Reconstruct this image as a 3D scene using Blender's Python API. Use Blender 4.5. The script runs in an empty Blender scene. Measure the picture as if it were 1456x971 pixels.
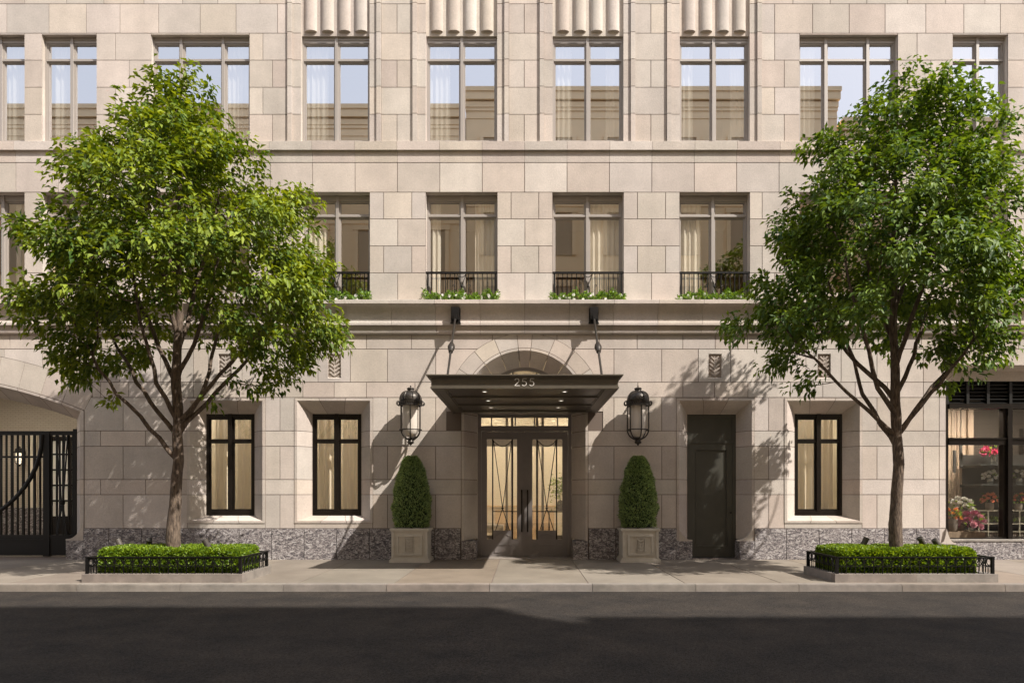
import bpy, math, random
import numpy as np
from mathutils import Vector, Matrix
R = math.radians
random.seed(7)
rng = np.random.default_rng(11)
scene = bpy.context.scene
COL = scene.collection

# ------------------------------------------------------------------ camera, sky, sun, exposure
cam_d = bpy.data.cameras.new('camera'); cam = bpy.data.objects.new('camera', cam_d); COL.objects.link(cam)
D = 14.0; F = 924.0; EYE = 1.44
cam.location = (0, -D, EYE); cam.rotation_euler = (R(90), 0, 0)
cam_d.sensor_width = 36; cam_d.lens = F/1456*36
cam_d.shift_x = -18/1456; cam_d.shift_y = (700-485.5)/1456
cam_d.clip_end = 500; cam_d.clip_start = .05
scene.camera = cam
SUN = Vector((-2.36, 1.61, -3.17)).normalized()
world = bpy.data.worlds.new('World'); scene.world = world; world.use_nodes = True
wn = world.node_tree
bg = wn.nodes['Background']
sky = wn.nodes.new('ShaderNodeTexSky'); sky.sky_type = 'NISHITA'; sky.sun_disc = False
sky.sun_elevation = math.asin(-SUN.z); sky.sun_rotation = math.atan2(-SUN.x, -SUN.y)
sky.air_density = 1.0; sky.dust_density = 3.5; sky.ozone_density = 1.5
hz = wn.nodes.new('ShaderNodeMix'); hz.data_type = 'RGBA'; hz.inputs[0].default_value = .8     # thin bright haze over the blue
hz.inputs[7].default_value = (4.55, 4.72, 5.15, 1)
wn.links.new(sky.outputs[0], hz.inputs[6]); wn.links.new(hz.outputs[2], bg.inputs[0]); bg.inputs[1].default_value = 0.15
sl = bpy.data.lights.new('sun', 'SUN'); sl.energy = 5.0; sl.angle = R(0.6); sl.color = (1, .94, .85)
so = bpy.data.objects.new('sun', sl); COL.objects.link(so); so.location = (10, -12, 20)
so.rotation_euler = SUN.to_track_quat('-Z', 'Y').to_euler()
scene.view_settings.view_transform = 'Standard'; scene.view_settings.look = 'None'
scene.view_settings.exposure = 0.67; scene.view_settings.gamma = 1
scene.cycles.use_denoising = True
scene.cycles.max_bounces = 8; scene.cycles.transparent_max_bounces = 24
scene.cycles.diffuse_bounces = 4; scene.cycles.glossy_bounces = 4

# ------------------------------------------------------------------ measures read off the photograph (full size)
def sc(y): return F/(D+y)
def X(px, y=0.0): return (px-746)/sc(y)
def Z(py, y=0.0): return EYE+(700-py)/sc(y)

# ------------------------------------------------------------------ materials
def mat(name, col, rough=.6, metal=0, var=None, scale=4, bump=0, bscale=30, spec=.5, rnd=0, emit=None, estr=0, trans=0, stretch=None):
    m = bpy.data.materials.new(name); m.use_nodes = True
    nt = m.node_tree; N = nt.nodes; L = nt.links
    p = N['Principled BSDF']
    p.inputs['Roughness'].default_value = rough; p.inputs['Metallic'].default_value = metal
    p.inputs['Specular IOR Level'].default_value = spec
    p.inputs['Base Color'].default_value = (*col, 1)
    tc = N.new('ShaderNodeTexCoord'); src = tc.outputs['Object']
    if stretch:
        mp = N.new('ShaderNodeMapping'); mp.inputs['Scale'].default_value = stretch
        L.new(src, mp.inputs[0]); src = mp.outputs[0]
    out = None
    if var:
        nz = N.new('ShaderNodeTexNoise'); nz.inputs['Scale'].default_value = scale; nz.inputs['Detail'].default_value = 8
        nz.inputs['Roughness'].default_value = .65
        L.new(src, nz.inputs['Vector'])
        r = N.new('ShaderNodeValToRGB'); r.color_ramp.elements[0].position = .32; r.color_ramp.elements[1].position = .7
        r.color_ramp.elements[0].color = (*var, 1); r.color_ramp.elements[1].color = (*col, 1)
        L.new(nz.outputs[0], r.inputs[0]); out = r.outputs[0]
    if rnd:
        at = N.new('ShaderNodeAttribute'); at.attribute_name = 'rnd'
        mr = N.new('ShaderNodeMapRange'); mr.inputs[3].default_value = 1-rnd; mr.inputs[4].default_value = 1+rnd
        L.new(at.outputs['Fac'], mr.inputs[0])
        hs = N.new('ShaderNodeHueSaturation'); L.new(mr.outputs[0], hs.inputs['Value'])
        m2 = N.new('ShaderNodeMath'); m2.operation = 'MULTIPLY_ADD'; m2.inputs[1].default_value = 7.31; m2.inputs[2].default_value = .13
        L.new(at.outputs['Fac'], m2.inputs[0])
        m3 = N.new('ShaderNodeMath'); m3.operation = 'FRACT'; L.new(m2.outputs[0], m3.inputs[0])
        m4 = N.new('ShaderNodeMapRange'); m4.inputs[3].default_value = .8; m4.inputs[4].default_value = 1.15
        L.new(m3.outputs[0], m4.inputs[0]); L.new(m4.outputs[0], hs.inputs['Saturation'])
        m5 = N.new('ShaderNodeMath'); m5.operation = 'MULTIPLY_ADD'; m5.inputs[1].default_value = 17.7; m5.inputs[2].default_value = .41
        L.new(at.outputs['Fac'], m5.inputs[0])
        m6 = N.new('ShaderNodeMath'); m6.operation = 'FRACT'; L.new(m5.outputs[0], m6.inputs[0])
        m7 = N.new('ShaderNodeMapRange'); m7.inputs[3].default_value = .484; m7.inputs[4].default_value = .506
        L.new(m6.outputs[0], m7.inputs[0]); L.new(m7.outputs[0], hs.inputs['Hue'])
        if out: L.new(out, hs.inputs['Color'])
        else: hs.inputs['Color'].default_value = (*col, 1)
        out = hs.outputs[0]
    if out: L.new(out, p.inputs['Base Color'])
    if bump:
        n2 = N.new('ShaderNodeTexNoise'); n2.inputs['Scale'].default_value = bscale; n2.inputs['Detail'].default_value = 6
        L.new(src, n2.inputs['Vector'])
        b = N.new('ShaderNodeBump'); b.inputs['Strength'].default_value = bump; b.inputs['Distance'].default_value = .02
        L.new(n2.outputs[0], b.inputs['Height']); L.new(b.outputs[0], p.inputs['Normal'])
    if emit:
        p.inputs['Emission Color'].default_value = (*emit, 1); p.inputs['Emission Strength'].default_value = estr
    return m

def stone_mat(name, col):
    """limestone: slow cloudy tone, fine grain, fossil pits, one tone per block"""
    m = mat(name, col, .85, var=tuple(c*.84 for c in col), scale=2.2, rnd=.10, bump=.25, bscale=45, spec=.25)
    nt = m.node_tree; N = nt.nodes; L = nt.links; p = N['Principled BSDF']
    lk = p.inputs['Base Color'].links[0]; src = lk.from_socket
    tc = N.new('ShaderNodeTexCoord')
    n1 = N.new('ShaderNodeTexNoise'); n1.inputs['Scale'].default_value = 28; n1.inputs['Detail'].default_value = 5
    L.new(tc.outputs['Object'], n1.inputs['Vector'])
    r1 = N.new('ShaderNodeMapRange'); r1.inputs[1].default_value = .3; r1.inputs[2].default_value = .7; r1.inputs[3].default_value = .93; r1.inputs[4].default_value = 1.05
    L.new(n1.outputs[0], r1.inputs[0])
    v = N.new('ShaderNodeTexVoronoi'); v.inputs['Scale'].default_value = 16; L.new(tc.outputs['Object'], v.inputs['Vector'])
    r2 = N.new('ShaderNodeMapRange'); r2.inputs[1].default_value = .06; r2.inputs[2].default_value = .16; r2.inputs[3].default_value = .82; r2.inputs[4].default_value = 1
    L.new(v.outputs['Distance'], r2.inputs[0])
    mu = N.new('ShaderNodeMath'); mu.operation = 'MULTIPLY'; L.new(r1.outputs[0], mu.inputs[0]); L.new(r2.outputs[0], mu.inputs[1])
    mp = N.new('ShaderNodeMapping'); mp.inputs['Scale'].default_value = (1.3, 1.3, .28); L.new(tc.outputs['Object'], mp.inputs[0])
    n3 = N.new('ShaderNodeTexNoise'); n3.inputs['Scale'].default_value = 1.1; n3.inputs['Detail'].default_value = 7; L.new(mp.outputs[0], n3.inputs['Vector'])
    r3 = N.new('ShaderNodeMapRange'); r3.inputs[1].default_value = .35; r3.inputs[2].default_value = .65; r3.inputs[3].default_value = .92; r3.inputs[4].default_value = 1.05
    L.new(n3.outputs[0], r3.inputs[0])
    mu2 = N.new('ShaderNodeMath'); mu2.operation = 'MULTIPLY'; L.new(mu.outputs[0], mu2.inputs[0]); L.new(r3.outputs[0], mu2.inputs[1])
    mx = N.new('ShaderNodeMix'); mx.data_type = 'RGBA'; mx.blend_type = 'MULTIPLY'; mx.inputs[0].default_value = 1
    L.new(src, mx.inputs[6]); L.new(mu2.outputs[0], mx.inputs[7]); L.new(mx.outputs[2], p.inputs['Base Color'])
    return m

def granite_mat():
    m = bpy.data.materials.new('granite'); m.use_nodes = True
    nt = m.node_tree; N = nt.nodes; L = nt.links; p = N['Principled BSDF']; p.inputs['Roughness'].default_value = .75
    p.inputs['Specular IOR Level'].default_value = .35
    tc = N.new('ShaderNodeTexCoord'); mp = N.new('ShaderNodeMapping')
    mp.inputs['Rotation'].default_value = (0, R(35), 0); mp.inputs['Scale'].default_value = (1, 1, 1.9)
    L.new(tc.outputs['Object'], mp.inputs[0])
    at = N.new('ShaderNodeAttribute'); at.attribute_name = 'rnd'
    ad = N.new('ShaderNodeVectorMath'); ad.operation = 'MULTIPLY_ADD'; ad.inputs[1].default_value = (9, 9, 9)
    cx = N.new('ShaderNodeCombineXYZ')
    for i in range(3): L.new(at.outputs['Fac'], cx.inputs[i])
    L.new(cx.outputs[0], ad.inputs[0]); L.new(mp.outputs[0], ad.inputs[2])
    n = N.new('ShaderNodeTexNoise'); n.inputs['Scale'].default_value = 11; n.inputs['Detail'].default_value = 9
    n.inputs['Roughness'].default_value = .7; n.inputs['Distortion'].default_value = 1.6
    L.new(ad.outputs[0], n.inputs['Vector'])
    r = N.new('ShaderNodeValToRGB'); e = r.color_ramp.elements
    e[0].position = .41; e[0].color = (.075, .07, .078, 1); e[1].position = .60; e[1].color = (.47, .45, .45, 1)
    k = e.new(.47); k.color = (.15, .13, .135, 1); k = e.new(.54); k.color = (.32, .29, .285, 1)
    L.new(n.outputs[0], r.inputs[0]); L.new(r.outputs[0], p.inputs['Base Color'])
    b = N.new('ShaderNodeBump'); b.inputs['Strength'].default_value = .45; b.inputs['Distance'].default_value = .02
    L.new(n.outputs[0], b.inputs['Height']); L.new(b.outputs[0], p.inputs['Normal'])
    return m

def glass_mat(name, fac, tint, refl=(1, 1, 1)):
    m = bpy.data.materials.new(name); m.use_nodes = True
    nt = m.node_tree; N = nt.nodes; L = nt.links; N.remove(N['Principled BSDF'])
    o = N['Material Output']; g = N.new('ShaderNodeBsdfGlossy'); g.inputs['Roughness'].default_value = 0.0
    g.inputs['Color'].default_value = (*refl, 1)
    t = N.new('ShaderNodeBsdfTransparent'); t.inputs['Color'].default_value = (*tint, 1)
    ge = N.new('ShaderNodeNewGeometry'); dt = N.new('ShaderNodeVectorMath'); dt.operation = 'DOT_PRODUCT'
    L.new(ge.outputs['Normal'], dt.inputs[0]); L.new(ge.outputs['Incoming'], dt.inputs[1])
    ab = N.new('ShaderNodeMath'); ab.operation = 'ABSOLUTE'; L.new(dt.outputs['Value'], ab.inputs[0])
    om = N.new('ShaderNodeMath'); om.operation = 'SUBTRACT'; om.inputs[0].default_value = 1; L.new(ab.outputs[0], om.inputs[1])
    pw = N.new('ShaderNodeMath'); pw.operation = 'POWER'; L.new(om.outputs[0], pw.inputs[0]); pw.inputs[1].default_value = 5
    mr = N.new('ShaderNodeMapRange'); mr.inputs[3].default_value = fac; mr.inputs[4].default_value = 1; L.new(pw.outputs[0], mr.inputs[0])
    mx = N.new('ShaderNodeMixShader'); L.new(mr.outputs[0], mx.inputs[0]); L.new(t.outputs[0], mx.inputs[1]); L.new(g.outputs[0], mx.inputs[2])
    L.new(mx.outputs[0], o.inputs['Surface'])
    return m

def leaf_mat(name, dark, light, trans=.35, rough=.42, spec=.5):
    m = bpy.data.materials.new(name); m.use_nodes = True
    nt = m.node_tree; N = nt.nodes; L = nt.links; p = N['Principled BSDF']; o = N['Material Output']
    at = N.new('ShaderNodeAttribute'); at.attribute_name = 'rnd'
    r = N.new('ShaderNodeValToRGB'); e = r.color_ramp.elements
    e[0].color = (*dark, 1); e[1].color = (*light, 1); L.new(at.outputs['Fac'], r.inputs[0])
    L.new(r.outputs[0], p.inputs['Base Color']); p.inputs['Roughness'].default_value = rough; p.inputs['Specular IOR Level'].default_value = spec
    t = N.new('ShaderNodeBsdfTranslucent')
    g = N.new('ShaderNodeMix'); g.data_type = 'RGBA'; g.blend_type = 'MULTIPLY'; g.inputs[0].default_value = 1
    L.new(r.outputs[0], g.inputs[6]); g.inputs[7].default_value = (2.2, 1.9, .6, 1); L.new(g.outputs[2], t.inputs['Color'])
    mx = N.new('ShaderNodeMixShader'); mx.inputs[0].default_value = trans
    L.new(p.outputs[0], mx.inputs[1]); L.new(t.outputs[0], mx.inputs[2]); L.new(mx.outputs[0], o.inputs['Surface'])
    return m

def cloth(name, col, t):
    m = mat(name, col, .9); N = m.node_tree.nodes; L = m.node_tree.links
    tr = N.new('ShaderNodeBsdfTranslucent'); tr.inputs['Color'].default_value = (*col, 1)
    mx = N.new('ShaderNodeMixShader'); mx.inputs[0].default_value = t
    L.new(N['Principled BSDF'].outputs[0], mx.inputs[1]); L.new(tr.outputs[0], mx.inputs[2]); L.new(mx.outputs[0], N['Material Output'].inputs['Surface'])
    return m
M = dict(
    stone=stone_mat('limestone', (.552, .486, .430)),
    moulding=stone_mat('limestone_moulding', (.54, .474, .417)),
    mortar=mat('mortar', (.15, .115, .095), .95),
    granite=granite_mat(),
    taupe=mat('taupe_metal', (.34, .305, .28), .42, .1, spec=.5),
    bronze=mat('dark_bronze', (.022, .017, .014), .32, .5, var=(.014, .011, .009), scale=9),
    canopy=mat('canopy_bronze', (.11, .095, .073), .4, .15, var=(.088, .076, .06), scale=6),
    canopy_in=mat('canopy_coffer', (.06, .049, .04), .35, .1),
    doorm=mat('door_bronze', (.20, .178, .172), .45, .05, var=(.18, .16, .155), scale=5),
    green_door=mat('service_door_paint', (.062, .060, .050), .38, .1, var=(.052, .05, .042), scale=4, bump=.04, bscale=12),
    iron=mat('black_iron', (.016, .015, .015), .42, .6, bump=.1, bscale=60),
    lantern=mat('lantern_bronze', (.055, .046, .038), .36, .5, var=(.03, .025, .022), scale=25, bump=.2, bscale=60),
    steel=mat('numeral_steel', (.8, .77, .72), .35, .3),
    glass=glass_mat('window_glass', .64, (.95, .94, .9), (.95, .96, 1)),
    glass2=glass_mat('second_floor_glass', .34, (.97, .94, .88), (1, .95, .88)),
    glass3=glass_mat('ground_floor_glass', .16, (.94, .92, .88)),
    glass_shop=glass_mat('shop_glass', .08, (.9, .9, .88)),
    vase_glass=glass_mat('vase_glass', .25, (.75, .8, .78)),
    opal=mat('opal_glass', (.60, .54, .48), .3, spec=.5),
    curtain=cloth('sheer_curtain', (.95, .92, .86), .2),
    curtain2=cloth('cream_curtain', (.88, .80, .66), .28),
    wood=mat('slatted_wood', (.36, .27, .19), .6, var=(.24, .17, .12), scale=6, stretch=(4, 4, .4)),
    room=mat('room_wall', (.72, .53, .33), .9, var=(.64, .46, .28), scale=1),
    lobby=mat('lobby_wall', (.74, .68, .55), .7),
    lobby_floor=mat('lobby_floor', (.45, .38, .3), .25),
    drive_brick=None,
    dark=mat('dark_recess', (.02, .018, .016), .7),
    louvre=mat('louvre_black', (.014, .013, .012), .45, .3),
    shopwall=mat('shop_wall', (.07, .056, .045), .8, var=(.05, .04, .032), scale=2),
    shelf=mat('smoked_shelf', (.05, .055, .055), .15, .2),
    cabinet=mat('cream_cabinet', (.26, .235, .18), .5),
    walk=mat('pavement_concrete', (.235, .20, .16), .85, var=(.165, .138, .11), scale=1.1, rnd=.08, bump=.25, bscale=60, spec=.3),
    kerb=mat('kerb_stone', (.28, .245, .215), .8, var=(.17, .15, .132), scale=4, rnd=.09, bump=.2, bscale=50),
    tub=mat('cast_stone', (.56, .52, .46), .8, var=(.48, .44, .38), scale=8, bump=.15, bscale=60),
    soil=mat('soil', (.05, .035, .025), .95, bump=.5, bscale=40),
    bark=mat('bark', (.22, .165, .125), .9, var=(.045, .033, .028), scale=13, bump=1.0, bscale=22, stretch=(2.6, 2.6, .6), spec=.2),
    leafL=leaf_mat('maple_leaf', (.032, .078, .010), (.27, .33, .026), .25, .55, .3),
    leafR=leaf_mat('maple_leaf_deep', (.024, .066, .011), (.19, .28, .030), .25, .55, .3),
    hedge=leaf_mat('hedge_leaf', (.05, .11, .010), (.25, .36, .022), .3),
    topiary=leaf_mat('topiary_leaf', (.06, .115, .045), (.40, .52, .24), .25),
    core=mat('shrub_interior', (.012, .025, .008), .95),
    herb=leaf_mat('herb_leaf', (.05, .12, .012), (.2, .32, .04), .3),
    white_petal=mat('white_petal', (.8, .78, .74), .6),
    pink_petal=mat('pink_petal', (.75, .08, .22), .6, var=(.5, .03, .12), scale=30),
    orange_petal=mat('orange_petal', (.85, .2, .06), .6, var=(.8, .4, .25), scale=20),
    yellow_petal=mat('yellow_petal', (.85, .5, .06), .6, var=(.8, .3, .05), scale=20),
    plum_petal=mat('plum_petal', (.30, .045, .12), .6, var=(.42, .10, .18), scale=20),
    pot=mat('grey_pot', (.22, .18, .15), .7),
    opposite=mat('opposite_stone', (.88, .69, .45), .9, var=(.80, .62, .40), scale=.8),
    opp_dark=mat('opposite_window', (.42, .32, .2), .3),
    lamp_warm=mat('warm_lamp', (1, 1, 1), .5, emit=(1, .89, .74), estr=30),
    downlight=mat('downlight', (1, 1, 1), .5, emit=(1, .92, .8), estr=1.8),
)
def brick(name, c1, c2, mort, bwid=.2, brow=.07):
    m = bpy.data.materials.new(name); m.use_nodes = True
    N = m.node_tree.nodes; L = m.node_tree.links; p = N['Principled BSDF']; p.inputs['Roughness'].default_value = .8
    tc = N.new('ShaderNodeTexCoord'); mp = N.new('ShaderNodeMapping'); mp.inputs['Rotation'].default_value = (R(90), 0, 0)
    b = N.new('ShaderNodeTexBrick'); b.inputs['Color1'].default_value = (*c1, 1); b.inputs['Color2'].default_value = (*c2, 1)
    b.inputs['Mortar'].default_value = (*mort, 1); b.inputs['Scale'].default_value = 1; b.inputs['Brick Width'].default_value = bwid
    b.inputs['Row Height'].default_value = brow; b.inputs['Mortar Size'].default_value = .007
    L.new(tc.outputs['Object'], mp.inputs[0]); L.new(mp.outputs[0], b.inputs['Vector']); L.new(b.outputs[0], p.inputs['Base Color'])
    return m
M['drive_brick'] = brick('cream_brick', (.56, .50, .41), (.52, .46, .37), (.42, .36, .29), .16, .055)

def asphalt():
    m = mat('asphalt', (.045, .038, .033), .9, var=(.024, .022, .021), scale=1.6, bump=.5, bscale=110, spec=.08)
    N = m.node_tree.nodes; L = m.node_tree.links; p = N['Principled BSDF']
    src = p.inputs['Base Color'].links[0].from_socket
    tc = N.new('ShaderNodeTexCoord'); v = N.new('ShaderNodeTexVoronoi'); v.inputs['Scale'].default_value = 70
    L.new(tc.outputs['Object'], v.inputs['Vector'])
    mr = N.new('ShaderNodeMapRange'); mr.inputs[1].default_value = 0; mr.inputs[2].default_value = 1; mr.inputs[3].default_value = .6; mr.inputs[4].default_value = 1.5
    L.new(v.outputs['Color'], mr.inputs[0])
    mx = N.new('ShaderNodeMix'); mx.data_type = 'RGBA'; mx.blend_type = 'MULTIPLY'; mx.inputs[0].default_value = 1
    L.new(src, mx.inputs[6]); L.new(mr.outputs[0], mx.inputs[7]); L.new(mx.outputs[2], p.inputs['Base Color'])
    return m
M['asphalt'] = asphalt()
M['mauve_petal'] = mat('mauve_petal', (.62, .26, .36), .6, var=(.75, .45, .5), scale=20)
M['spot'] = mat('spotlight_bronze', (.065, .055, .046), .6, .1)
M['shop_fill'] = mat('shop_fill', (1, 1, 1), .5, emit=(1, .9, .76), estr=120)  # glow for the added fill panels inside the flower shop
M['opal_lit'] = mat('lit_opal_glass', (1, .9, .75), .4, emit=(1, .85, .62), estr=.9)

# ------------------------------------------------------------------ mesh collector
def root_loc(o):
    v = Vector((0, 0, 0))
    while o is not None:
        v += o.location; o = o.parent
    return v

class MB:
    def __init__(s): s.v = []; s.f = []; s.r = []; s.k = .5
    def new(s): s.k = random.random(); return s
    def face(s, idx): s.f.append(idx); s.r.append(s.k)
    def box(s, x0, x1, y0, y1, z0, z1):
        if x1-x0 < 1e-5 or y1-y0 < 1e-5 or z1-z0 < 1e-5: return s
        b = len(s.v)
        s.v += [(x0, y0, z0), (x1, y0, z0), (x1, y1, z0), (x0, y1, z0), (x0, y0, z1), (x1, y0, z1), (x1, y1, z1), (x0, y1, z1)]
        for q in ((0, 3, 2, 1), (4, 5, 6, 7), (0, 1, 5, 4), (1, 2, 6, 5), (2, 3, 7, 6), (3, 0, 4, 7)): s.face([b+i for i in q])
        return s
    def obox(s, c, ax, ay, az):
        """box about c with half-axis vectors"""
        b = len(s.v); c = Vector(c); ax = Vector(ax); ay = Vector(ay); az = Vector(az)
        for (i, j, k) in ((-1, -1, -1), (1, -1, -1), (1, 1, -1), (-1, 1, -1), (-1, -1, 1), (1, -1, 1), (1, 1, 1), (-1, 1, 1)):
            s.v.append(tuple(c+ax*i+ay*j+az*k))
        for q in ((0, 3, 2, 1), (4, 5, 6, 7), (0, 1, 5, 4), (1, 2, 6, 5), (2, 3, 7, 6), (3, 0, 4, 7)): s.face([b+i for i in q])
        return s
    def quad(s, a, b, c, d):
        n = len(s.v); s.v += [tuple(a), tuple(b), tuple(c), tuple(d)]; s.face([n, n+1, n+2, n+3]); return s
    def prism(s, poly, y0, y1):
        """xz polygon pushed from y0 (front) back to y1"""
        n = len(poly); b = len(s.v)
        a = sum(poly[i][0]*poly[(i+1) % n][1]-poly[(i+1) % n][0]*poly[i][1] for i in range(n))
        if abs(a) < 1e-7: return s
        if a < 0: poly = poly[::-1]
        s.v += [(x, y0, z) for x, z in poly]+[(x, y1, z) for x, z in poly]
        s.face([b+i for i in range(n)]); s.face([b+n+i for i in range(n)][::-1])
        for i in range(n):
            j = (i+1) % n; s.face([b+i, b+n+i, b+n+j, b+j])
        return s
    def tube(s, pts, r, n=8, closed=False, caps=True):
        pts = [Vector(p) for p in pts]; m = len(pts); rs = r if isinstance(r, (list, tuple)) else [r]*m
        b = len(s.v); up = None
        for i, p in enumerate(pts):
            if closed: d = pts[(i+1) % m]-pts[i-1]
            else: d = pts[min(i+1, m-1)]-pts[max(i-1, 0)]
            d = d.normalized() if d.length > 1e-9 else Vector((0, 0, 1))
            if up is None:
                up = d.orthogonal().normalized()
            up = (up-d*up.dot(d)); up = up.normalized() if up.length > 1e-6 else d.orthogonal().normalized()
            w = d.cross(up)
            for k in range(n):
                a = 2*math.pi*k/n
                s.v.append(tuple(p+up*math.cos(a)*rs[i]+w*math.sin(a)*rs[i]))
        for i in range(m if closed else m-1):
            j = (i+1) % m
            for k in range(n):
                l = (k+1) % n
                s.face([b+i*n+k, b+i*n+l, b+j*n+l, b+j*n+k])
        if caps and not closed:
            s.face([b+k for k in range(n)][::-1]); s.face([b+(m-1)*n+k for k in range(n)])
        return s
    def lathe(s, prof, c=(0, 0, 0), n=20, a0=0, a1=2*math.pi):
        b = len(s.v); m = len(prof); full = abs(a1-a0-2*math.pi) < 1e-6; nn = n if full else n+1
        for r, z in prof:
            for k in range(nn):
                a = a0+(a1-a0)*k/n
                s.v.append((c[0]+r*math.cos(a), c[1]+r*math.sin(a), c[2]+z))
        for i in range(m-1):
            for k in range(n):
                l = (k+1) % nn if full else k+1
                s.face([b+i*nn+k, b+i*nn+l, b+(i+1)*nn+l, b+(i+1)*nn+k])
        return s
    def build(s, name, m, parent=None, smooth=False, tagk=None):
        me = bpy.data.meshes.new(name)
        o0 = root_loc(parent) if parent else Vector((0, 0, 0))
        me.from_pydata([(a-o0.x, b-o0.y, c-o0.z) for a, b, c in s.v], [], s.f)
        at = me.attributes.new('rnd', 'FLOAT', 'FACE'); at.data.foreach_set('value', s.r)
        if smooth: me.polygons.foreach_set('use_smooth', [True]*len(me.polygons))
        me.materials.append(M[m] if isinstance(m, str) else m); me.update()
        o = bpy.data.objects.new(name, me); COL.objects.link(o)
        if parent: o.parent = parent
        if tagk: o['kind'] = tagk
        if smooth and smooth != 'all':
            bpy.context.view_layer.objects.active = o
            me.set_sharp_from_angle(angle=R(38))
        return o

def thing(name, label, cat, loc=(0, 0, 0), group=None):
    o = bpy.data.objects.new(name, None); COL.objects.link(o); o.location = loc
    o.empty_display_size = .2
    o['label'] = label; o['category'] = cat
    if group: o['group'] = group
    return o
def tag(o, label, cat, group=None):
    o['label'] = label; o['category'] = cat
    if group: o['group'] = group
    return o
def copy_tree(o, parent=None):
    c = o.copy(); COL.objects.link(c)
    if parent: c.parent = parent
    for ch in [q for q in bpy.data.objects if q.parent == o]: copy_tree(ch, c)
    return c
def move_mesh_origin(o, loc): o.location = loc

# ------------------------------------------------------------------ leaves
def leaf_mesh(name, P, T, Nn, ln, wd, m, parent=None, rnd=None, fold=.18):
    """P base points, T tip directions, Nn normals (unit), ln/wd per leaf"""
    P = np.asarray(P, float); T = np.asarray(T, float); Nn = np.asarray(Nn, float)
    T /= np.linalg.norm(T, axis=1)[:, None]+1e-9
    S = np.cross(T, Nn); S /= np.linalg.norm(S, axis=1)[:, None]+1e-9
    U = np.cross(S, T)
    ln = np.broadcast_to(ln, (len(P),))[:, None]; wd = np.broadcast_to(wd, (len(P),))[:, None]
    droop = -.12*ln*np.array([0, 0, 1.])
    a = P; b = P+T*ln*.42+S*wd*.5+U*ln*fold; c = P+T*ln+droop; d = P+T*ln*.42-S*wd*.5+U*ln*fold
    V = np.stack([a, b, c, d], 1).reshape(-1, 3)
    n = len(P); base = np.arange(n)*4
    tri = np.stack([base, base+1, base+2, base, base+2, base+3], 1).reshape(-1)
    if parent is not None: V = V-np.array(root_loc(parent))
    me = bpy.data.meshes.new(name); me.vertices.add(n*4); me.vertices.foreach_set('co', V.reshape(-1))
    me.loops.add(n*6); me.loops.foreach_set('vertex_index', tri.astype(np.int32))
    me.polygons.add(n*2); me.polygons.foreach_set('loop_start', np.arange(n*2, dtype=np.int32)*3)
    me.update(calc_edges=True)
    at = me.attributes.new('rnd', 'FLOAT', 'FACE')
    if rnd is None: rnd = rng.random(n)
    at.data.foreach_set('value', np.repeat(np.clip(rnd, 0, 1), 2))
    me.materials.append(M[m]); me.validate(); me.update()
    o = bpy.data.objects.new(name, me); COL.objects.link(o)
    if parent is not None: o.parent = parent
    return o
def unit(a): return a/(np.linalg.norm(a, axis=-1, keepdims=True)+1e-9)

# =================================================================== SETTING: ground
WALK_Y = -3.69; KERB_Y = -3.843; ROADZ = -.107
g = MB(); g.quad((-150, -150, ROADZ-.25), (150, -150, ROADZ-.25), (150, 150, ROADZ-.25), (-150, 150, ROADZ-.25))
g.build('ground', 'asphalt', tagk='structure')
g = MB(); g.quad((-60, -12.6, ROADZ), (60, -12.6, ROADZ), (60, KERB_Y+.05, ROADZ), (-60, KERB_Y+.05, ROADZ)); g.build('road', 'asphalt', tagk='structure')
g = MB()
x = -.53-1.54*26
while x < 40:
    g.new(); g.box(x+.008, x+1.532, WALK_Y, .0, -.2, 0); x += 1.54
g.build('sidewalk', 'walk', tagk='structure')
g = MB(); g.box(-41, 41, WALK_Y+.003, 8.5, -.21, -.006); g.build('sidewalk_bed', 'mortar', tagk='structure')
g = MB()
x = -.55-1.613*24
while x < 40:
    g.new()
    xa, xb = x+.004, x+1.609
    g.prism([(xa, -.2), (xb, -.2), (xb, .004), (xa, .004)], KERB_Y+.014, WALK_Y-.004)
    g.prism([(xa, -.2), (xb, -.2), (xb, -.010), (xa, -.010)], KERB_Y, KERB_Y+.0139)
    x += 1.613
g.build('kerb', 'kerb', tagk='structure')
# the far side of the street, behind the photographer
g = MB(); g.box(-41, 41, -15.66, -12.6, -.2, 0); g.build('far_sidewalk', 'walk', tagk='structure')

# =================================================================== THE BUILDING
B = thing('apartment_building', 'pale limestone apartment building with granite base, arched entrance and black window railings', 'building')

ECX, EZC, ERX, ERO, ERI = 0.0, 3.18, 1.69, 1.364, 1.045           # entrance arch
GCX, GZC, GRX, GRO, GRI = X(-136), (795-1184.8)/66, 10.48, 9.894, 9.59   # driveway arch
GJ, GE = X(119.4), X(131.8)
SHX, SHZ0, SHZ1 = X(1345), .42, Z(519)

wins = []   # (x0,x1,z0,z1,lights,row,style)
top_z0, top_z1 = 9.0, Z(49.5)
two_z1 = Z(273.5)
sidecols = [(-42, 34.5, 2), (59.4, 137, 2), (214.6, 354.5, 3), (1137, 1276.5, 3), (1355, 1433, 2), (1456.5, 1534, 2)]
midcols = [(428, 525.5), (605.5, 707), (785.8, 886.5), (966.5, 1066)]
for a, b, n in sidecols:
    wins.append((X(a), X(b), top_z0, top_z1, n, 3, 'side'))
    wins.append((X(a), X(b), Z(418), two_z1, n, 2, 'side'))
for a, b in midcols:
    wins.append((X(a), X(b), top_z0, top_z1, 2, 3, 'mid'))
    wins.append((X(a), X(b), 5.512, two_z1, 2, 2, 'mid'))
splayed = [(266.3, 377), (419, 530), (1115.3, 1225.8)]
SZ0, SZ1 = Z(743.5), Z(566)
DX0, DX1 = X(962), X(1072.5)

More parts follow.
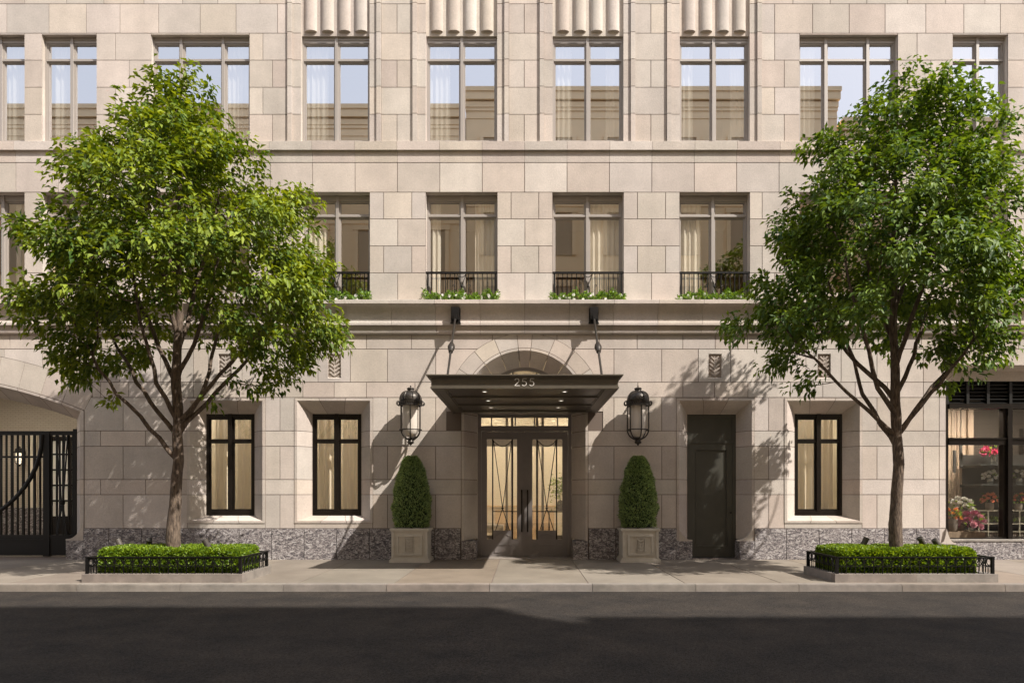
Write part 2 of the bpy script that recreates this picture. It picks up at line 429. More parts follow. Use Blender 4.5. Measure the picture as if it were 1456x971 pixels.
openings = [(w[0], w[1], w[2], w[3]) for w in wins]
for a, b in splayed: openings.append((X(a), X(b), SZ0, SZ1))
openings.append((DX0, DX1, -1, SZ1))
openings.append((ECX-ERO, ECX+ERO, -1, EZC))
openings.append((SHX, 20, -1, SHZ1))
panels = [X(475.4), X(320), X(1016.8), X(1172)]
for px in panels: openings.append((px-.141, px+.141, Z(537.7), Z(503)))
openings.append((-20, GJ, -1, 3.2))

def subtract(rects, hole):
    out = []
    a0, a1, b0, b1 = hole
    for (x0, x1, z0, z1) in rects:
        if a1 <= x0+1e-6 or a0 >= x1-1e-6 or b1 <= z0+1e-6 or b0 >= z1-1e-6: out.append((x0, x1, z0, z1)); continue
        if a0 > x0: out.append((x0, a0, z0, z1))
        if a1 < x1: out.append((a1, x1, z0, z1))
        m0, m1 = max(x0, a0), min(x1, a1)
        if b0 > z0: out.append((m0, m1, z0, b0))
        if b1 < z1: out.append((m0, m1, b1, z1))
    return [r for r in out if r[1]-r[0] > .02 and r[3]-r[2] > .02]

def low_arch(x, grow=0.0):
    """height below which nothing of the ashlar stands at x"""
    z = -9
    d = x-ECX
    if abs(d) < ERX+grow: z = max(z, EZC+math.sqrt((ERX+grow)**2-d*d))
    if x < GE+grow:
        d = x-GCX; z = max(z, GZC+math.sqrt(max(0, (GRX+grow)**2-d*d)))
    return z

def emit_block(mb, x0, x1, z0, z1, y0, y1, grow=0.0, arches=True):
    if arches and z1 > 3.19 and (x0 < GE+.3 or (x1 > -1.8 and x0 < 1.8)):
        bps = [x0, x1]
        n = max(2, int((x1-x0)/.03))
        xs = [x0+(x1-x0)*i/n for i in range(n+1)]
        for e in (ECX-ERX-grow, ECX+ERX+grow, GE+grow):
            if x0 < e < x1: xs += [e-1e-4, e+1e-4]
        xs.sort()
        run = []
        runs = []
        for x in xs:
            lo = max(z0, low_arch(x, grow))
            if lo < z1-.004: run.append((x, lo))
            elif run: runs.append(run); run = []
        if run: runs.append(run)
        for r_ in runs:
            if len(r_) < 2: continue
            # drop collinear flat points
            p = [r_[0]]
            for i in range(1, len(r_)-1):
                if not (abs(r_[i][1]-r_[i-1][1]) < 1e-7 and abs(r_[i+1][1]-r_[i][1]) < 1e-7): p.append(r_[i])
            p.append(r_[-1])
            mb.prism(p+[(r_[-1][0], z1), (r_[0][0], z1)], y0, y1)
    else:
        mb.box(x0, x1, y0, y1, z0, z1)

G = .0068   # half joint
wall = MB(); back = MB()
def row(pz_top, pz_bot, joints, bands=None, y0=0.0, zt=None, zb=None, extra=()):
    z1 = zt if zt is not None else Z(pz_top); z0 = zb if zb is not None else Z(pz_bot)
    js = sorted(joints)
    for i in range(len(js)-1):
        xa, xb = js[i], js[i+1]
        if xb-xa < .06: continue
        rects = [(xa+G, xb-G, z0+G, z1-G)]
        for h in list(openings)+list(extra):
            rects = subtract(rects, h)
        wall.new()
        for r_ in rects: emit_block(wall, r_[0], r_[1], r_[2], r_[3], y0, .012)

XL, XR = -17.5, 13.4
def fill(js, step, lo=X(-420), hi=XR):
    js = sorted(js); a = js[0]; b = js[-1]
    while a > lo: a -= step; js.insert(0, a)
    while b < hi: b += step; js.append(b)
    return js
jA = [X(p) for p in (245, 291, 337, 383, 429, 475, 521, 585, 640, 700, 792, 852, 906, 971, 1017, 1063, 1124, 1170, 1216, 1262, 1310, 1356)]
jB = [X(p) for p in (60, 115, 170, 228, 275, 296, 344, 399, 452, 498, 551, 619.5, 680, 812, 873, 941, 993, 1039, 1094, 1146, 1196, 1247, 1313, 1370)]
jC = [X(p) for p in (143, 183, 229, 275, 321, 368, 430.6, 475, 521, 590, 650, 842, 907, 971, 1016, 1063.5, 1124, 1170, 1216, 1262, 1313, 1360)]
jT = [GJ, X(175), X(247), X(266.3), X(377), X(398), X(419), X(530), X(551), X(619.5), X(873), X(941), X(962), X(1072.5), X(1093), X(1115.3), X(1225.8), X(1247), X(1313), X(1335.5), SHX]
jS = [GJ, X(143), X(207), X(266.3), X(377), X(419), X(530), 0, X(962), X(1072.5), X(1115.3), X(1225.8), X(1335.5), SHX]
row(476, 496.2, fill(jA, .7))
row(496.2, 543.3, fill(jB, .82))
row(543.3, 565, fill(jC, .7))
# tall course beside the gate starts on the slanted springer
openings.append((-20, X(127), -1, Z(565)-G))
row(565, 612.4, [x for x in jT if x >= X(160)])
wall.new(); wall.prism([(GJ+G, Z(612.4)+G), (X(175)-G, Z(612.4)+G), (X(175)-G, Z(565)-G), (X(129)+G, Z(565)-G), (GJ+G, 3.2)], 0, .012)
openings.pop()
row(612.4, 634.3, jS); row(634.3, 681.5, jT); row(681.5, 703, jS); row(703, 751, jT)
row(751, 800, [X(1335.5), SHX])
# second floor
rowsU = [273.5, 311.4, 349.8, 388, 0]
row(231.5, 273.5, [X(746+60.3*k) for k in range(-20, 18)])
allx = sorted([(a, b) for a, b, _ in sidecols]+midcols)
def pier_joints(k, shrinkL=0, shrinkR=0):
    js = []
    for i in range(len(allx)-1):
        a, b = allx[i][1], allx[i+1][0]
        js += [X(a), X(b)]
        if b-a > 45:
            if k % 2 == 0: js += [X(a+(b-a)*.25), X(b-(b-a)*.25)]
            else: js += [X((a+b)/2)]
    js += [X(allx[0][0]), X(allx[0][0]-80), X(allx[-1][1]), X(allx[-1][1]+40)]
    return js
zs = [Z(273.5), Z(311.4), Z(349.8), Z(388), Z(418), 5.512]
for k in range(3): row(0, 0, pier_joints(k), zt=zs[k], zb=zs[k+1])
row(0, 0, pier_joints(3), zt=zs[3], zb=5.512)
# third floor: bays with raised strips, piers between
bays = [(a-18.5, b+16.5) for a, b in midcols]
bayrect = [(X(a), X(b), 8.97, 30) for a, b in bays]
zt3 = [Z(-120), Z(-79), Z(-36), Z(6), Z(47.7), Z(86), Z(124.5), Z(163), 8.968]
def top_joints(k, above):
    js = []
    for i in range(len(allx)-1):
        a, b = allx[i][1], allx[i+1][0]
        if allx[i] in midcols: a += 16.5
        if allx[i+1] in midcols: b -= 18.5
        mid = allx[i] in midcols and allx[i+1] in midcols
        js += [X(a), X(b)] if (not above or mid) else ([X(a)] if allx[i] in midcols else [])+([X(b)] if allx[i+1] in midcols else [])
        if mid:
            if k % 2 == 0: js += [X((a+b)/2)]
        elif not above and b-a > 45:
            js += [X(a+(b-a)*(.35 if k % 2 else .6))]
    if above:
        js += [X(428-18.5-p) for p in ((0, 15, 74, 125, 184, 239, 287, 340, 400, 460) if k % 2 == 0 else (0, 40, 100, 150, 205, 262, 315, 375, 430, 500))]
        js += [X(1066+16.5+p) for p in ((0, 19, 73, 125, 176, 234, 288, 340, 400, 450) if k % 2 == 0 else (0, 45, 98, 150, 208, 262, 318, 372, 430, 480))]
    else: js += [X(allx[0][0]), X(allx[0][0]-80), X(allx[-1][1]), X(allx[-1][1]+40)]
    return js
for k in range(len(zt3)-1):
    above = k < 4
    row(0, 0, top_joints(k+1, above), zt=zt3[k], zb=zt3[k+1], extra=bayrect)
for (a, b) in midcols:
    for k in range(len(zt3)-1):
        za, zb = zt3[k+1]+G, zt3[k]-G
        wall.new(); wall.box(X(a-12), X(a), -.004, .012, za, zb); wall.box(X(a-18.5), X(a-12)-.003, -.042, .012, za, zb)
        wall.new(); wall.box(X(b), X(b+10), -.004, .012, za, zb); wall.box(X(b+10)+.003, X(b+16.5), -.042, .012, za, zb)
wall.build('ashlar_wall', 'stone', B)
# joints behind the blocks and the body of the wall
e = .004
bo = [(a-e, b+e, c-e, d+e) for a, b, c, d in openings]+[(X(a)-e, X(b)+e, 9, 30) for a, b in midcols]
zl = sorted(set([.0, 3.18, 3.485, 3.9, 4.44, 4.9, 5.51, 8.9, 13.8]))
for i in range(len(zl)-1):
    rects = [(XL-.5, XR+.3, zl[i], zl[i+1])]
    for h in bo: rects = subtract(rects, h)
    for r_ in rects:
        if r_[2] >= 3.17 and r_[3] <= 4.95: emit_block(back, *r_, .012, .30, grow=-.30)
        else: back.box(r_[0], r_[1], .012, .30, r_[2], r_[3])
back.build('wall_core', 'mortar', B)

# reveals of the plain openings
for (a, b, z0, z1, n, rw, st) in wins:
    rv = MB()
    dep = .17
    zz = [z for z in (zt3 if rw == 3 else zs)+[z0, z1] if z0 <= z <= z1]; zz = sorted(set(zz))
    if not (st == 'mid' and rw == 3):
        for i in range(len(zz)-1):
            rv.new()
            rv.quad((a, .012, zz[i]), (a, dep, zz[i]), (a, dep, zz[i+1]), (a, .012, zz[i+1]))
            rv.quad((b, dep, zz[i]), (b, .012, zz[i]), (b, .012, zz[i+1]), (b, dep, zz[i+1]))
        rv.new(); rv.quad((a, .012, z1), (a, dep, z1), (b, dep, z1), (b, .012, z1))
    else:
        rv.new(); rv.quad((a, .012, z0), (a, .29, z0), (a, .29, 13.5), (a, .012, 13.5))
        rv.new(); rv.quad((b, .29, z0), (b, .012, z0), (b, .012, 13.5), (b, .29, 13.5))
    rv.quad((a, .0, z0), (b, .0, z0), (b, dep+.05, z0+.004), (a, dep+.05, z0+.004))
    rv.build('window_reveal', 'stone', B)

# reeded spandrels over the four middle bays
for (a, b) in midcols:
    s_ = MB(); s_.new()
    s_.box(X(a)+.002, X(b)-.002, .05, .2, top_z1, 13.7)
    c0 = (a+b)/2+.5
    for k in range(4):
        cx = X(c0+(k-1.5)*23.9); w = X(746+8.6)
        n = 12; zb = Z(43.8); pts = []
        dpt = .075
        bidx = len(s_.v); s_.new()
        for z in (zb, 13.6):
            for i in range(n+1):
                t = math.pi*i/n
                s_.v.append((cx-w*math.cos(t), .052-dpt*math.sin(t), z))
        for i in range(n): s_.face([bidx+i, bidx+i+1, bidx+n+1+i+1, bidx+n+1+i])
        s_.face([bidx+i for i in range(n, -1, -1)])
    s_.build('reeded_spandrel', 'moulding', B, smooth=True)

# horizontal mouldings: profile (projection, z) run along x, split into stones
def run_profile(mb, prof, joints, gap=.006):
    for i in range(len(joints)-1):
        xa, xb = joints[i]+gap/2, joints[i+1]-gap/2
        mb.new(); n = len(prof); b = len(mb.v)
        for x in (xa, xb):
            mb.v += [(x, -p, z) for p, z in prof]
        for k in range(n-1): mb.face([b+k, b+k+1, b+n+k+1, b+n+k])
        mb.face([b+k for k in range(n)][::-1]); mb.face([b+n+k for k in range(n)])
def PZ(p, py): return (p, EYE+(700-py)*(D-p)/F)
m = MB()
pr = [(-.01, 8.978), (.055, 8.972), (.06, 8.968), PZ(.06, 213.2), (.045, Z(214.3)), (.006, Z(214.6)), (.004, Z(231)), (-.01, Z(231))]
run_profile(m, pr, [X(746+60.3*k) for k in range(-20, 18)])
m.build('string_course', 'moulding', B, smooth=True)
m = MB()
cov = []
p0 = PZ(.24, 432.8); p1 = PZ(.12, 450)
for i in range(9):
    t = i/8*math.pi/2
    cov.append((p0[0]-(p0[0]-p1[0])*math.sin(t), p0[1]-(p0[1]-p1[1])*(1-math.cos(t))))
pr = [(-.01, 5.512), (.27, 5.511), (.28, 5.505), PZ(.28, 431.3), (.245, PZ(.24, 432.2)[1])]+cov+[PZ(.12, 457.5), PZ(.135, 458.5), PZ(.135, 462), PZ(.05, 463.2), PZ(.05, 469.3), PZ(.065, 470), PZ(.075, 471.5), PZ(.065, 473.5), PZ(.03, 474.2), PZ(.005, 475.8), (-.01, Z(476))]
run_profile(m, pr, [X(746+62.6*k) for k in range(-20, 18)])
m.build('cornice', 'moulding', B, smooth=True)

# splayed surrounds
def prof_pts(x0, x1, z0, z1, ix0, ix1, iz0, iz1, dep, sill=True):
    """ring list: (x0,x1,z0,z1,y) from the face inwards; coved jambs"""
    rings = [(x0, x1, z0, z1, -.012), (x0+.055, x1-.055, z0+(.05 if sill else 0), z1-.055, -.012)]
    n = 7
    a0, a1, c0, c1 = x0+.055, x1-.055, z0+(.05 if sill else 0), z1-.055
    for i in range(1, n+1):
        t = i/n; s1 = t**.85; yy = -.012+(dep+.012)*(1-math.cos(t*math.pi/2))**.8*1.0
        f = math.sin(t*math.pi/2)**.9
        yy = (dep+.012)*(t)-.012
        f = t+.10*math.sin(t*math.pi)
        rings.append((a0+(ix0-a0)*f*.93, a1+(ix1-a1)*f*.93, c0+(iz0-c0)*t, c1+(iz1-c1)*f*.93, yy))
    rings.append((ix0, ix1, iz0, iz1, dep+.002))
    return rings
def surround(mb, bk, rings, zjoints, headj, sill=True, sillj=(.33, .67)):
    g = .005
    def strip(pa, pb):     # two polylines, same length
        mb.new(); n = len(pa); b = len(mb.v); mb.v += pa+pb
        for k in range(n-1): mb.face([b+k, b+k+1, b+n+k+1, b+n+k])
    def cl(v, a, b): return max(a, min(b, v))
    zj = sorted(zjoints); zlist = [-9]+zj+[99]
    for i in range(len(zlist)-1):
        za, zb = zlist[i], zlist[i+1]
        za2 = za+g if za > -8 else za; zb2 = zb-g if zb < 90 else zb
        for side in (0, 1):
            pa = [(r[side], r[4], cl(za2, r[2], r[3])) for r in rings]; pb = [(r[side], r[4], cl(zb2, r[2], r[3])) for r in rings]
            if side: pa, pb = pb, pa
            strip(pb, pa)
    hj = [0]+list(headj)+[1]
    for i in range(len(hj)-1):
        ua, ub = hj[i]+(g/1.6 if i else 0), hj[i+1]-(g/1.6 if i < len(hj)-2 else 0)
        strip([(r[0]+(r[1]-r[0])*ub, r[4], r[3]) for r in rings], [(r[0]+(r[1]-r[0])*ua, r[4], r[3]) for r in rings])
    if sill:
        hj = [0]+list(sillj)+[1]
        for i in range(len(hj)-1):
            ua, ub = hj[i]+(g/1.6 if i else 0), hj[i+1]-(g/1.6 if i < len(hj)-2 else 0)
            strip([(r[0]+(r[1]-r[0])*ua, r[4], r[2]) for r in rings], [(r[0]+(r[1]-r[0])*ub, r[4], r[2]) for r in rings])
    # outer returns and the dark joint backing
    r0 = rings[0]
    for side, s_ in ((0, -1), (1, 1)):
        mb.new(); xx = r0[side]
        mb.quad((xx, r0[4], r0[2]), (xx, .012, r0[2]), (xx, .012, r0[3]), (xx, r0[4], r0[3]))
    mb.quad((r0[0], r0[4], r0[3]), (r0[1], r0[4], r0[3]), (r0[1], .012, r0[3]), (r0[0], .012, r0[3]))
    if sill: mb.quad((r0[0], r0[4], r0[2]), (r0[1], r0[4], r0[2]), (r0[1], .012, r0[2]), (r0[0], .012, r0[2]))
    o = .012; B2 = [(r[0]-o*.7, r[1]+o*.7, r[2]-(o*.7 if sill else 0), r[3]+o*.7, r[4]+o) for r in rings]
    n = len(B2)
    for k in range(n-1):
        a, b = B2[k], B2[k+1]
        bk.quad((a[0], a[4], a[2]), (b[0], b[4], b[2]), (b[0], b[4], b[3]), (a[0], a[4], a[3]))
        bk.quad((b[1], b[4], b[2]), (a[1], a[4], a[2]), (a[1], a[4], a[3]), (b[1], b[4], b[3]))
        bk.quad((a[0], a[4], a[3]), (b[0], b[4], b[3]), (b[1], b[4], b[3]), (a[1], a[4], a[3]))
        if sill: bk.quad((b[0], b[4], b[2]), (a[0], a[4], a[2]), (a[1], a[4], a[2]), (b[1], b[4], b[2]))
zjg = [Z(p) for p in (612.4, 634.3, 681.5, 703)]
WD = .26
sfr = []
for (pa, pb), (fa, fb) in zip(splayed, ((294.4, 360.8), (445.4, 512.7), (1131, 1196.4))):
    mb = MB(); bk = MB()
    ix0, ix1, iz0, iz1 = X(fa, WD), X(fb, WD), Z(732.5, WD), Z(589.5, WD)
    sfr.append((ix0, ix1, iz0, iz1))
    surround(mb, bk, prof_pts(X(pa), X(pb), SZ0, SZ1, ix0-.012, ix1+.012, iz0-.004, iz1+.012, WD), zjg, (.31, .66))
    o = mb.build('window_surround', 'moulding', B, smooth=True); bk.build('joint_backing', 'mortar', o)
# service door surround
mb = MB(); bk = MB()
ddx0, ddx1, ddz1 = X(978, .3), X(1045.5, .3), Z(590, .3)
surround(mb, bk, prof_pts(DX0, DX1, .40, SZ1, ddx0-.012, ddx1+.012, .42, ddz1+.012, .30, sill=False), zjg, (.33, .67), sill=False)
for s_, xo, xi in ((1, DX0, ddx0), (-1, DX1, ddx1)):     # flared feet of the jambs
    mb.new()
    n = 8
    P = []
    for k in range(n+1):
        t = k/n; P.append((t, .66-.26*t**2.2))
    bb = len(mb.v)
    for t, z in P:
        fx = xo+s_*.055+(xi-xo-s_*.055)*.12
        mb.v += [(xo+s_*.02, -.03-.0*t, z-.0), (xo+(xi-xo)*(.55+.0*t), .02+.10*t, z), (xi+s_*.02, .24, z)]
    mb.v += [(xo+s_*.02, -.03, .40), (xo+(xi-xo)*.62, .14, .40), (xi+s_*.02, .24, .40)]
o = mb.build('door_surround', 'moulding', B, smooth=True); bk.build('joint_backing', 'mortar', o)

# entrance: splayed jambs and arch
def arch_surround(mb, bk, cx, zc, Ro, Ri, jo, ji, dep, zbase, angj, zj, sides=(-1, 1), a_lim=None, steps=6, bead=.05, maxang=None):
    """jambs from jo (face) to ji (inner) distance from cx; arch Ro->Ri; angles measured from vertical"""
    prof = [(0, -.01), (bead/(Ro-Ri), -.01)]+[(bead/(Ro-Ri)+(1-bead/(Ro-Ri))*t/steps, (dep)*(t/steps)) for t in range(1, steps+1)]
    def Rr(f): return Ro+(Ri-Ro)*f
    def Jr(f): return jo+(ji-jo)*f
    g = .006
    for s_ in sides:
        zo = [-9]+sorted(zj)+[99]
        for i in range(len(zo)-1):
            mb.new(); pa = []; pb = []
            for f, y in prof:
                top = zc+math.sqrt(max(0, Rr(f)**2-Jr(f)**2)) if Jr(f) < Rr(f) else zc
                lo = zbase+.02*f
                a = max(lo, min(top, zo[i]+(g if i else 0))); c = max(lo, min(top, zo[i+1]-(g if i < len(zo)-2 else 0)))
                pa.append((cx+s_*Jr(f), y, a)); pb.append((cx+s_*Jr(f), y, c))
            n = len(pa); b = len(mb.v); mb.v += pa+pb
            for k in range(n-1): mb.face([b+k, b+k+1, b+n+k+1, b+n+k] if s_ > 0 else [b+k, b+n+k, b+n+k+1, b+k+1])
            bb = len(bk.v)
            off = .012
            bk.v += [(x+s_*off, y+off*.6, z) for x, y, z in pa]+[(x+s_*off, y+off*.6, z+.02) for x, y, z in pb]
            for k in range(n-1): bk.face([bb+k, bb+k+1, bb+n+k+1, bb+n+k])
    for i in range(len(angj)-1):
        a0, a1 = angj[i], angj[i+1]; mb.new(); st = max(2, int((a1-a0)/R(2)))
        rows_ = []
        for q in range(st+1):
            t = a0+(a1-a0)*q/st; ln = []
            for f, y in prof:
                r_ = Rr(f); jl = math.asin(min(1, Jr(f)/r_))
                gg = g/r_
                tt = t+(gg if q == 0 else (-gg if q == st else 0)); tt = max(-jl, min(jl, tt))
                if maxang is not None: tt = min(max(tt, maxang[0]), maxang[1]) if False else tt
                ln.append((cx+r_*math.sin(tt), y, zc+r_*math.cos(tt)))
            rows_.append(ln)
        b = len(mb.v); n = len(prof)
        for ln in rows_: mb.v += ln
        for q in range(st):
            for k in range(n-1): mb.face([b+q*n+k, b+q*n+k+1, b+(q+1)*n+k+1, b+(q+1)*n+k])
        bb = len(bk.v)
        for ln in rows_:
            for (x, y, z) in ln:
                dx, dz = x-cx, z-zc; l = math.hypot(dx, dz); bk.v.append((x+dx/l*.014, y+.006, z+dz/l*.014))
        for q in range(st):
            for k in range(n-1): bk.face([bb+q*n+k, bb+q*n+k+1, bb+(q+1)*n+k+1, bb+(q+1)*n+k])
def voussoirs(mb, cx, zc, Ri, Ro, angs, y0=-.0, last=None):
    for i in range(len(angs)-1):
        a0, a1 = angs[i], angs[i+1]; mb.new(); n = max(2, int((a1-a0)/R(1.5)))
        inn = [(cx+(Ri)*math.sin(a0+(a1-a0)*q/n), zc+(Ri)*math.cos(a0+(a1-a0)*q/n)) for q in range(n+1)]
        out = [(cx+(Ro-G)*math.sin(a0+(a1-a0)*q/n), zc+(Ro-G)*math.cos(a0+(a1-a0)*q/n)) for q in range(n+1)]
        # parallel joint inset
        def ins(p, a, s_): return (p[0]+s_*G*.8*math.cos(a), p[1]-s_*G*.8*math.sin(a))
        inn[0] = ins(inn[0], a0, 1); out[0] = ins(out[0], a0, 1); inn[-1] = ins(inn[-1], a1, -1); out[-1] = ins(out[-1], a1, -1)
        mb.prism(inn+out[::-1], y0, .012)
mb = MB(); bk = MB()
ea = [R(a) for a in (-90, -74.2, -57, -39.9, -22.8, -5.7, 5.7, 22.8, 39.9, 57, 74.2, 90)]
zje = [Z(p) for p in (588, 612.4, 634.3, 681.5, 703)]
arch_surround(mb, bk, ECX, EZC, ERO, ERI, ERO-.003, ERI, .5, .40, ea, zje)
voussoirs(mb, ECX, EZC, ERO+.001, ERX, ea)
bk.prism([(ERX*math.sin(R(a)), EZC+ERX*math.cos(R(a))) for a in range(-90, 91, 5)]+[((ERO+.004)*math.sin(R(a)), EZC+(ERO+.004)*math.cos(R(a))) for a in range(90, -91, -5)], .0125, .1)
# sloping foot ledges of the jambs
for s_ in (-1, 1):
    mb.new(); mb.quad((s_*ERO, -.01, .38), (s_*(ERI+.0), .5, .46), (s_*(ERI+.22), .5, .62), (s_*ERO, -.008, .40))
o = mb.build('entrance_arch', 'moulding', B, smooth=True); bk.build('joint_backing', 'mortar', o)
# driveway arch
mb = MB(); bk = MB()
aL = math.asin((GJ-GCX)/GRO)
nv = 10
ga = [aL-(2*aL)*i/16 for i in range(16, -1, -1)]; ga = sorted(ga)
arch_surround(mb, bk, GCX, GZC, GRO, GRI, GJ-GCX, X(109.5, .5)-GCX, .5, .42, ga, zjg+[Z(565)])
ga2 = ga[:-1]
voussoirs(mb, GCX, GZC, GRO+.001, GRX, ga2)
a0 = ga[-2]
P = [(GCX+(GRO)*math.sin(a0+(aL-a0)*q/6)+G*.8*(q == 0), GZC+GRO*math.cos(a0+(aL-a0)*q/6)) for q in range(7)]
P += [(GE-G, Z(560)), (GE-G, GZC+math.sqrt((GRX-G)**2-(GE-GCX)**2))]
ae = math.asin((GE-GCX)/GRX)
P += [(GCX+(GRX-G)*math.sin(ae+(a0-ae)*q/4)+G*.8*(q == 4), GZC+(GRX-G)*math.cos(ae+(a0-ae)*q/4)) for q in range(1, 5)]
mb.new(); mb.prism(P, 0, .012)
bk.prism([(GCX+GRX*math.sin(t), GZC+GRX*math.cos(t)) for t in np.linspace(-aL, ae, 24)]+[(GE+.01, Z(560)), (GJ+.1, 3.3), (GJ+.004, 3.2)]+[(GCX+(GRO+.004)*math.sin(t), GZC+(GRO+.004)*math.cos(t)) for t in np.linspace(aL, -aL, 24)], .0125, .1)
o = mb.build('driveway_arch', 'moulding', B, smooth=True); bk.build('joint_backing', 'mortar', o)

# granite base course
pl = MB()
def plinth(px0, px1, joints=None, z1=None):
    pl = MB()
    a, b = X(px0), X(px1); z1 = z1 or Z(751)
    js = [a]
    x = a+.7*random.uniform(.6, 1)
    while x < b-.35: js.append(x); x += .70
    js.append(b)
    for i in range(len(js)-1):
        pl.new(); xa, xb = js[i]+.007, js[i+1]-.007
        pl.box(xa, xb, -.036, .012, 0.0, Z(760)-.002)
        pl.box(xa, xb, -.028, .012, Z(760)+.001, z1-.004)
    pl.build('granite_plinth', 'granite', B)
plinth(119.4, 655); plinth(837, 962); plinth(1072.5, 1335.5)
pl = MB()
# lower granite under the shop window and inside the door jambs
js = [X(p) for p in (1345, 1404, 1452, 1500, 1560, 1630)]
for i in range(len(js)-1): pl.new(); pl.box(js[i]+.004, js[i+1]-.004, -.02, .05, 0, SHZ0-.03)
pl.build('granite_plinth', 'granite', B)
for s_ in (-1, 1):
    pl = MB(); xa, xb = sorted((s_*(ERO+.0), s_*ERI))
    pl.new(); pl.prism([(xa+.002, 0), (xb-.002, 0), (xb-.002, .395), (xa+.002, .395)], -.02, .52); pl.build('granite_block', 'granite', B)
for xa, xb in ((DX0, ddx0+.012), (ddx1-.012, DX1)):
    pl = MB(); pl.new(); pl.box(xa+.003, xb, -.03, .3, 0, .395); pl.build('granite_block', 'granite', B)
pl = MB(); pl.new(); pl.box(X(100, .1), GJ-.002, -.036, .5, 0, .41); pl.build('granite_block', 'granite', B)
ft = MB()     # flared stone feet: service door, gate jamb, shop jamb
def foot(x_in, x_out, z0, z1, y0, y1):
    ft = MB(); ft.new(); n = 10
    pts = [(x_in, z1)]+[(x_in+(x_out-x_in)*(k/n), z1-(z1-z0)*(1-(1-k/n)**2.6)) for k in range(1, n+1)]
    ft.prism(pts+[(x_out, z0-.03), (x_in, z0-.03)], y0, y1); ft.build('flared_foot', 'moulding', B, smooth=True)
foot(DX0+.05, ddx0+.02, .42, .66, -.02, .05); foot(DX1-.05, ddx1-.06, .42, .66, -.02, .05)
foot(GJ-.002, X(99, .1), .44, .80, -.02, .4)
foot(SHX-.01, X(1357), .36, .66, -.045, .12)
foot(SHX-.01, X(1337), .36, .66, -.044, .12)
# shop opening jamb and stone soffit
sj = MB()
for za, zb in zip([.42]+sorted(zjg)+[Z(565)], sorted(zjg)+[Z(565), SHZ1]):
    sj.new(); sj.quad((SHX+.002, -.002, za+.004), (SHX+.10, .3, za+.004), (SHX+.10, .3, zb-.004), (SHX+.002, -.002, zb-.004))
sj.new(); sj.quad((SHX, .0, SHZ1), (13.6, .0, SHZ1), (13.6, .28, SHZ1-.08), (SHX, .28, SHZ1-.08))
sj.new(); sj.quad((SHX, .28, SHZ1-.08), (13.6, .28, SHZ1-.08), (13.6, .28, SHZ1-.3), (SHX, .28, SHZ1-.3))
sj.build('shop_surround', 'moulding', B)

# carved leaf panels
for px in panels:
    c = MB(); c.new(); z0, z1 = Z(537.7), Z(503); w = .141
    c.box(px-w, px+w, .045, .09, z0, z1)
    c.quad((px-w, .012, z0), (px-w, .05, z0), (px-w, .05, z1), (px-w, .012, z1)); c.quad((px+w, .05, z0), (px+w, .012, z0), (px+w, .012, z1), (px+w, .05, z1))
    c.quad((px-w, .012, z1), (px-w, .05, z1), (px+w, .05, z1), (px+w, .012, z1)); c.quad((px-w, .0, z0), (px+w, .0, z0), (px+w, .048, z0+.03), (px-w, .048, z0+.03))
    c.obox((px, .035, (z0+z1)/2+.01), (.007, 0, 0), (0, .012, 0), (0, 0, .22))
    for k in range(5):
        zc = z0+.05+k*.088
        for s_ in (-1, 1):
            L_ = .062-(.016 if k == 4 else 0)
            d = Vector((s_*.75, -.10, .62)).normalized(); nrm = Vector((-.62*s_, 0, .75)).normalized()
            c.obox(Vector((px+s_*.008, .034, zc+.01))+d*L_, d*L_, Vector((0, .011, 0)), nrm*.015)
            c.obox(Vector((px+s_*.095, .036, zc-.004)), (.028, 0, 0), (0, .008, 0), (0, 0, .007))
    c.build('carved_leaf_panel', 'moulding', B)

